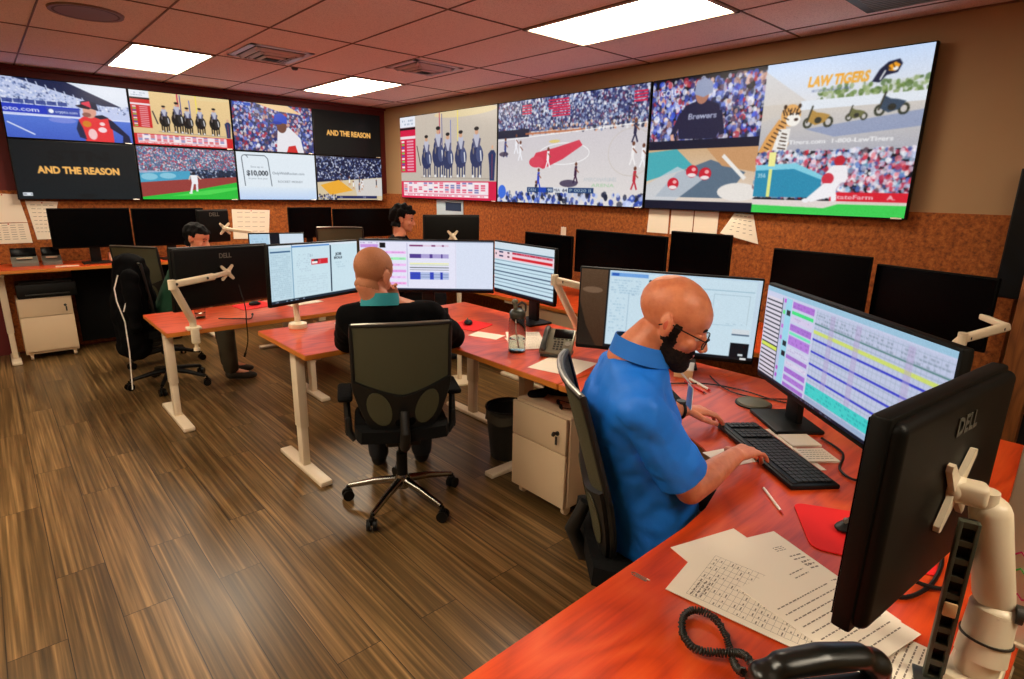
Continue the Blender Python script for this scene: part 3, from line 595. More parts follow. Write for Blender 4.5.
# ------------------------------------------------------------------ desks
def bez(a, c, b, n=8):
    a, c, b = Vector(a), Vector(c), Vector(b)
    return [tuple((a * (1 - t) ** 2 + c * 2 * t * (1 - t) + b * t * t)[:2]) for t in [k / n for k in range(n + 1)]]
def worktop(poly, z, parent, th=.03):
    b = MB(); b.prism(poly, z - th, z, bev=.003); o = b.build('worktop', [M['cherry'], M['edge']], parent, world=True)
    for p in o.data.polygons:
        if abs(p.normal.z) < .8: p.material_index = 1
    return o
def tleg(x, y, z, parent, ang=0.0, flen=.62, foot_off=0.0):
    """column on a flat foot running along direction ang (0 = along Y)"""
    R = Matrix.Rotation(ang, 3, 'Z'); t = thing_leg = MB()
    def at(dx, dy, dz): v = R @ Vector((dx, dy, 0)); return (x + v.x, y + v.y, dz)
    b = MB(); b.box(at(0, 0, (z + .30) / 2 - .02), (.055, .085, z - .30), R, bev=.006)
    o = b.build('leg', M['white_metal'], parent, world=True)
    b = MB(); b.box(at(0, 0, .17), (.045, .072, .30), R, bev=.006); b.build('lower_column', M['white_metal'], o, world=True)
    b = MB(); b.box(at(0, foot_off, .018), (.075, flen, .03), R, bev=.008); b.box(at(0, foot_off - flen / 2 + .03, .004), (.04, .04, .008), R); b.box(at(0, foot_off + flen / 2 - .03, .004), (.04, .04, .008), R)
    b.build('foot', M['white_metal'], o, world=True)
    b = MB(); b.box(at(0, 0, z - .045), (.06, .55, .03), R, bev=.004); b.build('bracket', M['white_metal'], o, world=True)
# desk of the person in blue
d1 = thing('corner_desk', 'nearest cherry red corner desk with papers, where the person in blue types', 'desk', (1.3, .4, 0))
worktop([(.34, .03), (2.74, .03), (2.74, 1.755), (1.89, 1.755)] + bez((1.89, 1.30), (1.86, .74), (1.30, .715)) + [(.34, .705)], .82, d1)
tleg(2.34, 1.56, .82, d1, math.pi / 2, .78, 0); tleg(.55, .36, .82, d1, 0, .6); tleg(2.55, .3, .82, d1, 0, .5)
# desk of the person in the black jacket
d2 = thing('corner_desk', 'middle cherry corner desk with water bottle, where the person in black jacket sits', 'desk', (1.9, 3.0, 0))
worktop([(1.17, 3.64), (1.17, 2.93)] + bez((1.45, 2.93), (1.85, 2.90), (1.89, 2.50)) + [(1.89, 1.762), (2.78, 1.762), (2.78, 3.64)], .82, d2)
tleg(1.262, 3.28, .82, d2, 0, .62); tleg(2.6, 3.3, .82, d2, 0, .6); tleg(2.35, 2.45, .82, d2, math.pi / 2, .6)
# desk of the person in green
d3 = thing('corner_desk', 'cherry corner desk with a glass and a cream monitor arm clamped on', 'desk', (1.3, 4.6, 0))
worktop([(.79, 4.245), (2.62, 4.245), (2.62, 6.4), (1.9, 6.4)] + bez((1.9, 5.4), (1.87, 5.02), (1.5, 4.99)) + [(.79, 4.99)], .74, d3)
tleg(.865, 4.64, .74, d3, 0, .66); tleg(1.86, 4.53, .74, d3, 0, .5); tleg(2.3, 6.2, .74, d3, math.pi / 2, .6)
# wall desk on the left
d4 = thing('office_desk', 'raised cherry desk against the wall under the video wall, left edge of the photo', 'desk', (.6, 7.15, 0))
worktop([(-.75, 6.88), (1.95, 6.88), (1.95, 7.46), (-.75, 7.46)], .905, d4)
tleg(.045, 7.2, .905, d4, 0, .42); tleg(1.8, 7.2, .905, d4, 0, .42)
b = MB(); b.box((.9, 7.40, .84), (1.7, .03, .06)); b.build('crossbar', M['white_metal'], d4, world=True)
b = MB(); b.box((1.20, 7.38, .47), (1.20, .02, .80), bev=.003); b.build('modesty_panel', M['soft_black'], d4, world=True)
# wall desk on the right
d5 = thing('office_desk', 'long cherry desk along the tan wall under the three big screens', 'desk', (3.8, 3, 0))
worktop([(3.40, .62), (4.28, .62), (4.28, 6.4), (3.40, 6.4)], .76, d5)
for yy in (.8, 3.62, 6.1): tleg(3.72 if yy != 3.62 else 3.46, yy, .76, d5, math.pi / 2 if yy != 3.62 else 0, .62)

# ------------------------------------------------------------------ drawer cabinets
def cabinet(name, label, loc, rz, w, d, h, split, group=None, lock=True, nfront=2):
    """front faces local -Y, origin floor centre"""
    t = thing(name, label, 'cabinet', loc, rz, group)
    b = MB(); b.box((0, .01, .06 + (h - .06) / 2), (w, d - .02, h - .06), bev=.003); b.build('body', M['cab'], t)
    z = h - .002
    for k, fh in enumerate(split):
        b = MB(); b.box((0, -d / 2 - .004, z - fh / 2), (w - .006, .018, fh - .005), bev=.003); dr = b.build('drawer', M['cab'], t)
        if k == 0 and lock:
            b = MB(); b.cyl((w / 2 - .06, -d / 2 - .012, z - fh * .45), (w / 2 - .06, -d / 2 - .02, z - fh * .45), .012); b.build('lock', M['dkgrey'], dr)
            b = MB(); b.box((w / 2 - .06, -d / 2 - .032, z - fh * .45 + .002), (.004, .03, .012)); b.cyl((w / 2 - .063, -d / 2 - .045, z - fh * .45 + .004), (w / 2 - .057, -d / 2 - .045, z - fh * .45 + .004), .013); b.box((w / 2 - .055, -d / 2 - .03, z - fh * .45 - .035), (.012, .004, .045)); b.build('keys', M['dkgrey'], dr)
        z -= fh
    for sx in (-1, 1):
        for sy in (-1, 1):
            b = MB(); cx, cy = sx * (w / 2 - .04), sy * (d / 2 - .05); b.cyl((cx - .012, cy, .026), (cx + .012, cy, .026), .026); b.box((cx, cy, .052), (.03, .03, .02)); b.build('caster', M['cab'] if lock else M['dkgrey'], t)
    return t
cabinet('drawer_cabinet', 'cream rolling drawer cabinet with key in lock, behind the person in blue', (2.28, 2.035, 0), -math.pi / 2, .41, .44, .575, (.2, .31))
cabinet('drawer_cabinet', 'cream drawer cabinet under the raised left wall desk', (.335, 7.27, 0), 0, .42, .36, .60, (.17, .34))
cabinet('drawer_cabinet', 'tan cabinet under the long right desk, seen behind the water bottle', (3.66, 3.18, 0), -math.pi / 2, .62, .44, .72, (.33, .32), lock=False)

# ------------------------------------------------------------------ monitors
M['logo_dark'] = mat('logo_dark', (74, 74, 66), .4)
M['off_black'] = mat('matt_black', (2, 2, 2), .6, spec=.1)
M['lit'] = screen_material('lit_monitor', .84)
def monitor(label, L, R, z0, H, canvas=None, roll=0, tilt=0, stand=None, group=None, brand=True, offmat=None, name='monitor', cat='monitor', depth=.035, star=False, desk=None):
    L, R = Vector(L), Vector(R); w = (R - L).length; c = (L + R) / 2; rz = math.atan2(R.y - L.y, R.x - L.x)
    t = thing(name, label, cat, (c.x, c.y, z0 if desk is None else desk), rz, group); oz = 0 if desk is None else z0 - desk
    Rt = Matrix.Rotation(roll, 4, 'Y') @ Matrix.Rotation(-tilt, 4, 'X')
    Tm = Matrix.Translation((0, 0, oz + H / 2)) @ Rt @ Matrix.Translation((0, 0, -H / 2))
    b = MB(); b.box((0, depth * .35, H / 2), (w, depth * .7, H), bev=.006); b.box((0, depth * .72, H / 2), (w * .975, depth * .8, H * .96), bev=depth * .36, seg=5)
    bmesh.ops.transform(b.bm, matrix=Tm, verts=b.bm.verts); hs = b.build('housing', M['off_black'] if offmat else M['mon_back'], t)
    if canvas is not None: s = canvas.build('screen', w - .016, H - .03, t, M['lit'], .02)
    else:
        b = MB(); b.box((0, 0, H / 2 + .004), (w - .016, .002, H - .026)); s = b.build('screen', offmat or M['screen_off'], t)
    s.matrix_local = Tm @ Matrix.Translation((0, -.0022, 0))
    if brand:
        m_ = text_mesh('DELL', .034); bb = MB(); bb.bm.from_mesh(m_)
        bmesh.ops.transform(bb.bm, matrix=Tm @ Matrix.Translation((.05, depth * 1.16, H * .80)) @ Matrix.Rotation(math.pi, 4, 'Z') @ Matrix.Rotation(math.pi / 2, 4, 'X'), verts=bb.bm.verts)
        bb.build('logo', M['logo_dark'] if 'nearest' in label else M['grey'], t)
    if stand:
        # stand: (dx, dy) of the column on the desk
        dx, dy = stand
        b = MB(); b.box((dx, dy, (oz + H * .45) / 2), (.09, .03, oz + H * .45), bev=.008); b.build('stand_column', M['black'], t)
        b = MB(); b.box((dx, dy - .03, .008), (.24, .19, .016), bev=.007); b.build('stand_base', M['black'], t)
    return t
_tm = {}
def text_mesh(s, h, ext=.0008):
    k = (s, h)
    if k not in _tm:
        cu = bpy.data.curves.new('t', 'FONT'); cu.body = s; cu.size = h / .73; cu.extrude = ext; cu.offset = .0006 * h / .02; cu.resolution_u = 3
        o = bpy.data.objects.new('t', cu); COL.objects.link(o); bpy.context.view_layer.update()
        me = bpy.data.meshes.new_from_object(o.evaluated_get(bpy.context.evaluated_depsgraph_get())); bpy.data.objects.remove(o); bpy.data.curves.remove(cu); _tm[k] = me
    return _tm[k]

PB = (206, 222, 234)
def ui_a():   # list window + document + red banner
    c = Canvas(260, 120, (198, 222, 232)); c.rect(2, 0, 260, 5, (214, 226, 236)); c.rect(0, 5, 58, 120, (188, 214, 226)); c.rect(3, 12, 55, 15, (50, 90, 130)); c.scribble(4, 18, 54, 110, (130, 160, 180), 22, .35, .8)
    c.rect(58, 0, 60, 120, (110, 150, 180)); c.rect(60, 3, 168, 6, (70, 130, 200)); c.scribble(70, 20, 110, 60, (150, 170, 190), 9, .4); c.scribble(70, 66, 160, 108, (160, 180, 196), 8, .3)
    c.rect(112, 34, 162, 46, (206, 26, 40)); c.rect(114, 39, 130, 44, (240, 240, 240)); c.rect(120, 35, 132, 39, (20, 20, 30)); c.scribble(134, 36, 160, 44, (250, 170, 180), 2)
    c.text('21', 108, 28, 5, (110, 130, 150), 8); c.rect(169, 6, 173, 112, (24, 44, 66)); c.text('JOB', 186, 30, 6, (30, 40, 50), 20, .04); c.text('BOLS', 182, 38, 5, (30, 40, 50), 26, .04); c.scribble(180, 44, 230, 60, (140, 170, 190), 3, .4)
    c.rect(0, 114, 260, 120, (20, 40, 54)); c.scribble(4, 115, 90, 119, (180, 200, 220), 1, .8)
    return c
def ui_b():   # wide timetable with coloured bands
    c = Canvas(280, 120, (226, 226, 244)); c.rect(0, 0, 280, 3, (120, 130, 150)); c.scribble(2, 4, 40, 20, (150, 120, 180), 3, .6)
    c.rect(2, 10, 38, 18, (200, 150, 220)); c.rect(42, 6, 54, 18, (16, 16, 20))
    for k, col in enumerate([(236, 180, 236), (160, 240, 180), (236, 190, 240), (226, 160, 226), (236, 200, 244), (240, 170, 226)]):
        c.rect(4, 26 + k * 15, 96, 32 + k * 15, col); c.scribble(6, 27 + k * 15, 92, 31 + k * 15, (150, 90, 160), 1, .4)
    c.rect(98, 6, 100, 112, (190, 190, 220)); c.rect(104, 10, 186, 14, (220, 200, 220)); c.rect(104, 10, 132, 14, (130, 60, 110)); c.rect(150, 10, 158, 14, (130, 60, 110)); c.rect(172, 10, 176, 14, (130, 60, 110))
    c.rect(104, 32, 186, 42, (170, 160, 210)); c.rect(104, 32, 128, 42, (80, 60, 140)); c.rect(146, 32, 152, 42, (80, 60, 140)); c.rect(170, 32, 173, 42, (80, 60, 140))
    c.rect(104, 54, 186, 56, (240, 240, 140)); c.rect(104, 64, 186, 66, (80, 90, 90)); c.rect(104, 70, 186, 71, (80, 90, 90)); c.rect(104, 58, 186, 59, (170, 200, 120))
    c.rect(104, 76, 186, 94, (176, 190, 226)); c.rect(104, 76, 126, 94, (50, 70, 190)); c.rect(146, 76, 154, 94, (50, 70, 190)); c.rect(168, 76, 173, 94, (40, 60, 180)); c.line((104, 82), (186, 82), 1, (60, 70, 120)); c.line((104, 88), (186, 88), 1, (60, 70, 120))
    c.rect(200, 3, 201, 116, (206, 206, 226)); c.scribble(206, 46, 276, 50, (180, 190, 206), 1, .4); c.rect(0, 116, 280, 120, (30, 40, 60)); c.rect(202, 3, 280, 116, (214, 222, 240))
    return c
def ui_c():   # rows with red lines
    c = Canvas(160, 100, (196, 222, 234)); c.rect(0, 0, 160, 12, (206, 220, 230))
    for k in range(11):
        y = 14 + k * 7.4; c.rect(0, y, 160, y + (1.8 if k % 2 == 0 else .8), (30, 50, 80)); 
    c.rect(0, 17, 160, 34, (232, 206, 216)); c.rect(52, 17, 156, 21, (190, 30, 60)); c.rect(52, 26, 156, 31, (206, 16, 30)); c.scribble(54, 17, 156, 21, (250, 200, 210), 1, .5)
    c.rect(14, 18, 26, 21, (40, 50, 90)); c.rect(14, 26, 26, 29, (40, 50, 90)); c.rect(38, 18, 44, 21, (60, 20, 40)); c.rect(38, 26, 44, 29, (60, 20, 40)); c.ell(5, 24, 1.6, 2, (20, 20, 30)); c.rect(0, 96, 160, 100, (14, 22, 40))
    return c
def ui_d():   # pale window, dark desktop at the left with a reflection painted in
    c = Canvas(300, 150, (196, 218, 230)); c.grad(0, 0, 50, 150, (84, 62, 44), (58, 36, 22)); c.ell(22, 40, 18, 6, (150, 120, 96), .5); c.poly([(0, 60), (14, 110), (34, 150), (0, 150)], (30, 22, 16)); c.rect(47, 0, 50, 150, (16, 20, 24))
    c.rect(50, 0, 300, 3, (180, 206, 226)); c.rect(52, 4, 116, 11, (110, 160, 220)); c.rect(54, 5, 66, 10, (40, 90, 180)); c.scribble(54, 16, 104, 44, (120, 160, 190), 6, .4); c.scribble(54, 50, 80, 120, (130, 170, 196), 12, .35); c.rect(85, 40, 86, 140, (150, 180, 200)); c.scribble(90, 42, 112, 46, (120, 150, 180), 1)
    c.ell(120, 16, 2.5, 2.5, (40, 50, 60)); c.rect(140, 22, 290, 24, (160, 190, 206)); c.rect(226, 30, 284, 31, (160, 186, 200)); c.rect(226, 30, 227, 84, (160, 186, 200)); c.rect(283, 30, 284, 84, (170, 190, 200)); c.scribble(236, 82, 278, 85, (130, 160, 180), 1, .4)
    c.rect(150, 86, 262, 87, (160, 190, 206)); c.rect(262, 92, 290, 104, (206, 214, 220)); c.rect(262, 101, 290, 104, (90, 110, 130)); c.rect(262, 118, 292, 144, (10, 14, 22)); c.rect(276, 138, 284, 142, (200, 206, 210)); c.rect(292, 0, 300, 150, (190, 210, 226)); c.rect(50, 144, 300, 150, (14, 18, 24)); c.rect(280, 145, 290, 149, (220, 220, 220))
    return c
def ui_e():   # large coloured timetable
    c = Canvas(360, 150, (196, 200, 226)); c.rect(0, 0, 360, 8, (150, 190, 214))
    for k in range(19):
        y = 16 + k * 7; c.rect(2, y, 48, y + 5, (214, 206, 220)); c.rect(2, y + 5, 48, y + 7, (16, 16, 26))
    c.rect(2, 93, 48, 99, (206, 220, 80)); c.rect(48, 12, 49.5, 150, (20, 20, 30)); c.rect(50, 12, 60, 150, (180, 190, 220)); c.rect(58, 10, 74, 150, (150, 206, 226))
    rows = [(12, 22, (170, 110, 206)), (26, 31, (60, 220, 120)), (34, 42, (206, 196, 226)), (46, 56, (166, 110, 206)), (58, 62, (110, 226, 180)), (64, 78, (176, 120, 214)), (82, 90, (206, 206, 230)), (94, 100, (160, 110, 200)), (104, 110, (214, 206, 230)), (114, 122, (164, 110, 206)), (126, 134, (170, 120, 210)), (138, 144, (160, 110, 200))]
    for y0, y1, col in rows: c.rect(76, y0, 130, y1, col); c.scribble(78, y0 + 1, 128, y1 - 1, (90, 60, 130), 2, .25, .5)
    for y in (28, 76, 92): c.rect(62, y, 72, y + 8, (20, 24, 34))
    for y, col in ((12, (190, 90, 206)), (30, (90, 220, 120)), (52, (190, 110, 206)), (70, (180, 110, 200)), (120, (180, 90, 190)), (132, (170, 90, 200))): c.rect(52, y, 58, y + 6, col)
    c.rect(134, 10, 360, 150, (186, 194, 220))
    for k in range(30): c.rect(136 + k * 7.4, 12, 136.7 + k * 7.4, 150, (120, 140, 160), .45)
    for k in range(18): c.rect(134, 14 + k * 7.6, 360, 14.8 + k * 7.6, (120, 146, 160), .55)
    c.scribble(136, 16, 356, 30, (90, 110, 120), 3, .4); c.rect(134, 40, 360, 45, (200, 214, 110)); c.rect(134, 30, 360, 32, (90, 130, 130))
    for y in (52, 70, 88, 106): c.rect(134, y, 360, y + 2.6, (40, 50, 190))
    for x in (166, 216, 300): c.rect(x, 12, x + 10, 150, (176, 160, 200), .5)
    c.rect(134, 118, 360, 136, (60, 200, 196)); c.scribble(136, 119, 356, 135, (20, 140, 150), 3, .5, .5); c.rect(134, 138, 360, 144, (150, 170, 200)); c.rect(0, 145, 360, 150, (14, 20, 40)); c.scribble(100, 146, 200, 149, (140, 160, 190), 1)
    return c
GM = 'lit monitors around the corner desks'
monitor('lit wide monitor with a red banner, left of the person in black jacket', (1.19, 3.42), (1.915, 3.735), .985, .37, ui_a(), roll=.03, brand=False, depth=.04)
monitor('lit wide monitor with lilac and blue timetable, straight ahead of the person in black jacket', (1.93, 3.74), (2.655, 3.13), .975, .375, ui_b(), stand=(0, .06), desk=.82, brand=False)
monitor('lit monitor with dark red rows above the water bottle', (2.69, 3.17), (2.62, 2.50), .98, .37, ui_c(), brand=False, stand=(.05, .07), desk=.82)
monitor('pale lit monitor behind the bald head of the person in blue', (2.30, 2.015), (2.80, 1.26), .868, .44, ui_d(), roll=.02, brand=False, stand=(.06, .06), desk=.82)
monitor('big tilted monitor with purple, green and teal timetable bands', (2.40, 1.06), (1.73, .27), .94, .405, ui_e(), roll=.0, tilt=-.0, brand=False, stand=(-.27, .05), desk=.82, depth=.045)
monitor('nearest monitor, its black back turned to the camera', (1.53, .19), (.955, .245), 1.0, .375, None, roll=-.02, depth=.045)
monitor('monitor seen from behind on a cream arm over the glass on the left corner desk', (1.575, 4.585), (.845, 4.248), .862, .42, None, roll=-.035, depth=.04)
def off(label, L, R, z0, H, group, **k): return monitor(label, L, R, z0, H, None, brand=False, group=group, offmat=M['screen_off'], **k)
GR = 'switched off monitors on the long right desk'; GL = 'switched off monitors under the video wall'
off('switched off monitor under the court screen, right of the person with black hair', (3.88, 4.12), (3.84, 3.47), .93, .38, GR, desk=.76, stand=(0, .06))
off('switched off wide monitor left of the pinned papers, behind the pale lit monitor', (3.87, 3.46), (3.83, 2.50), 1.0, .375, GR, desk=.76, stand=(0, .06))
off('switched off monitor directly below the pinned white papers on the cork', (3.86, 2.49), (3.86, 2.0), 1.02, .40, GR, desk=.76, stand=(0, .06))
off('switched off monitor above the purple timetable screen, left of two', (3.90, 1.72), (3.84, 1.11), .97, .385, GR, desk=.76, stand=(0, .06))
off('switched off monitor nearest the dark doorway, right of two', (3.90, 1.10), (3.72, .50), .93, .385, GR, desk=.76, stand=(0, .06))
off('wide switched off monitor under the dark AND THE REASON screen', (.47, 7.1), (1.14, 7.1), 1.06, .385, GL, desk=.905, stand=(0, .06))
off('switched off monitor just left of the head of the person in green', (1.15, 7.1), (1.83, 7.1), 1.05, .39, GL, desk=.905, stand=(0, .06))
off('switched off monitor right of the pinned sheet, below the pale $10,000 screen', (2.76, 7.1), (3.315, 7.1), 1.07, .37, GL)
off('switched off monitor in the room corner below the small court screen', (3.33, 7.1), (4.19, 7.1), 1.05, .37, GL)
t = thing('office_desk', 'dark desk in the corner of the room below two switched off monitors', 'desk', (3.4, 7.15, 0))
worktop([(2.6, 6.9), (4.3, 6.9), (4.3, 7.46), (2.6, 7.46)], .9, t); tleg(2.75, 7.2, .9, t, 0, .42); tleg(4.15, 7.2, .9, t, 0, .42)
for xx in (3.04, 3.76):
    q = thing('monitor_stand', 'black stand under a switched off corner monitor', 'stand', (xx, 7.14, .9), 0, 'stands of the corner monitors')
    b = MB(); b.box((0, .04, .12), (.08, .03, .24), bev=.006); b.build('column', M['black'], q)
    b = MB(); b.box((0, 0, .008), (.24, .18, .016), bev=.006); b.build('base', M['black'], q)
# far workstation monitors
monitor('small dark monitor back beside the head of the person in green', (1.74, 5.98), (1.44, 5.86), 1.17, .30, None, depth=.03)
c = Canvas(200, 90, (206, 220, 232)); c.rect(74, 0, 110, 90, (14, 20, 30)); c.rect(0, 0, 70, 90, (176, 206, 226)); c.scribble(4, 10, 66, 80, (130, 160, 190), 9, .4)
monitor('partly hidden lit monitor behind the wide red banner monitor', (1.66, 5.18), (2.09, 5.05), 1.0, .30, c, brand=False, desk=.74, stand=(0, .05))
monitor('black monitor back with a cream bracket in front of the person with black hair', (3.25, 4.05), (2.78, 4.22), 1.17, .31, None, brand=False, depth=.04)

# ------------------------------------------------------------------ monitor arms
def star(b, c, yaw, s=.05, th=.008):
    """four pointed bracket facing yaw"""
    R = Matrix.Rotation(yaw, 3, 'Z')
    for a in (math.pi / 4, 3 * math.pi / 4):
        for sg in (1, -1):
            d = Vector((0, math.cos(a) * sg, math.sin(a) * sg)); w = Vector((0, -math.sin(a), math.cos(a)))
            P = [w * .016, w * -.016, d * s * 1.35 - w * .009, d * s * 1.45, d * s * 1.35 + w * .009]
            t = bmesh.new(); f = [t.verts.new(p + Vector((th / 2, 0, 0))) for p in P]; g = [t.verts.new(p - Vector((th / 2, 0, 0))) for p in P]
            t.faces.new(f); t.faces.new(g[::-1])
            for i in range(5): t.faces.new((f[i], g[i], g[(i + 1) % 5], f[(i + 1) % 5]))
            bmesh.ops.recalc_face_normals(t, faces=t.faces); b.add(t, c, R)
    b.add_box = None
    b.ell(c, (.02, .026, .026), R)
def beam(b, p, q, w, h, bev=.012):
    p, q = Vector(p), Vector(q); d = q - p; R = d.to_track_quat('X', 'Z').to_matrix()
    b.box((p + q) / 2, (d.length + w * .6, w, h), R, bev=bev, seg=3)
def arm(label, base, elbow, head, vesa, yaw, desk_z, w=.045, group=None, clamp_dir=(0, -1), mt='cream'):
    t = thing('monitor_mount', label, 'monitor arm', base, 0, group)
    b = MB(); x, y, z = base
    b.box((x, y, desk_z + .012), (.09, .07, .02), bev=.006); cx, cy = x + clamp_dir[0] * .028, y + clamp_dir[1] * .028
    b.box((cx, cy, desk_z - .035), (.05, .03, .11), bev=.006); b.cyl((x, y, desk_z + .02), (x, y, desk_z + .07), .022); b.build('clamp', M[mt], t, world=True)
    b = MB(); b.cyl((cx, cy, desk_z - .13), (cx, cy, desk_z - .05), .012); b.cyl((cx, cy, desk_z - .14), (cx, cy, desk_z - .12), .02); b.build('clamp_screw', M['dkgrey'] if mt == 'x' else M[mt], t, world=True)
    b = MB(); beam(b, (x, y, desk_z + .06), elbow, w, w * .95); b.build('lower_link', M[mt], t, world=True)
    b = MB(); beam(b, elbow, head, w * .95, w * 1.05); b.cyl(Vector(elbow) + Vector((0, 0, -.03)), Vector(elbow) + Vector((0, 0, .03)), w * .55); u = b.build('upper_link', M[mt], t, world=True)
    b = MB()
    for f in (.1, .85):
        p = Vector(elbow).lerp(Vector(head), f); b.cyl(p + Vector((-.002, -w * .56, 0)), p + Vector((-.002, -w * .44, 0)), .009)
    b.build('pivot_cap', M['dkgrey'], u, world=True)
    b = MB(); beam(b, head, vesa, .026, .03, .006); star(b, Vector(vesa), yaw); b.build('bracket', M[mt], t, world=True)
    return t
arm('cream monitor arm clamped to the left corner desk beside the glass', (.955, 4.262, .74), (.835, 4.135, 1.075), (1.10, 4.22, 1.095), (1.235, 4.362, 1.095), math.radians(-65), .74, .042)
t = thing('monitor_mount', 'round cream mount on the middle desk below the red banner monitor', 'monitor arm', (1.40, 3.58, .82))
b = MB(); b.lathe([(0, 0), (.055, 0), (.058, .008), (.055, .03), (.03, .036), (.02, .04), (.018, .07)]); b.build('foot', M['cream'], t)
b = MB(); b.cyl((0, 0, .05), (0, .03, .28), .018); beam(b, (0, .03, .27), (.12, .12, .33), .035, .035); b.build('post', M['cream'], t)
b = MB(); b.box((.13, .09, .345), (.1, .012, .1), Matrix.Rotation(.41, 3, 'Z'), bev=.004); b.build('bracket', M['cream'], t)
arm('cream monitor arm rising behind the desk phone', (2.58, 2.24, .82), (2.40, 2.29, 1.20), (2.66, 2.02, 1.12), (2.625, 1.72, 1.09), math.radians(34), .82, .040, clamp_dir=(1, 0))
# near arm
t = thing('monitor_mount', 'thick cream monitor arm holding the nearest monitor, lower right', 'monitor arm', (1.25, .075, .82))
b = MB(); b.box((1.25, .075, .835), (.11, .08, .03), bev=.008); b.cyl((1.25, .075, .84), (1.25, .072, .90), .034); b.build('clamp', M['cream'], t, world=True)
b = MB(); b.cyl((1.25, .072, .88), (1.268, .072, .975), .040, .036, seg=28); b.ell((1.268, .072, .975), (.037, .037, .018)); b.build('lower_link', M['cream'], t, world=True)
b = MB(); b.cyl((1.258, .072, .918), (1.2585, .072, .922), .0415, seg=28); b.build('joint_ring', M['dkgrey'], t, world=True)
b = MB(); beam(b, (1.275, .076, .99), (1.262, .110, 1.165), .068, .062, .026); u = b.build('upper_link', M['cream'], t, world=True)
b = MB(); b.cyl((1.262, .042, .985), (1.264, .032, .985), .017); b.build('pivot_cap', M['dkgrey'], u, world=True)
b = MB(); beam(b, (1.262, .115, 1.175), (1.24, .15, 1.185), .03, .034, .008); b.cyl((1.25, .118, 1.150), (1.25, .118, 1.20), .019); beam(b, (1.245, .128, 1.19), (1.238, .155, 1.19), .045, .04, .01); u = b.build('wrist_link', M['cream'], t, world=True)
b = MB(); star(b, Vector((1.236, .160, 1.19)), math.radians(85), .062, .010); b.build('bracket', M['cream'], t, world=True)
arm('small cream monitor arm beside the dark doorway', (3.66, .70, .76), (3.50, .56, 1.03), (3.62, .42, 1.10), (3.80, .60, 1.12), math.radians(20), .76, .04, clamp_dir=(-1, 0))
arm('far cream monitor arm in front of the pinned white sheet', (2.03, 5.55, .74), (2.02, 5.62, 1.16), (1.84, 5.66, 1.27), (1.66, 5.80, 1.30), math.radians(-70), .74, .03, clamp_dir=(-1, 0))
t = thing('monitor_mount', 'short cream arm behind the black monitor back near the right wall', 'monitor arm', (3.10, 4.02, .82 - .06))
b = MB(); star(b, Vector((3.0, 4.093, 1.30)), math.radians(-110), .045, .014); beam(b, (3.0, 4.09, 1.30), (3.02, 4.03, 1.22), .03, .03, .006); b.build('bracket', M['cream'], t, world=True)
b = MB(); b.cyl((3.02, 4.03, 0.02), (3.02, 4.03, 1.24), .02); b.lathe([(0, 0), (.14, 0), (.14, .012), (.02, .02)], (3.02, 4.03, 0)); b.build('pole', M['cream'], t, world=True)

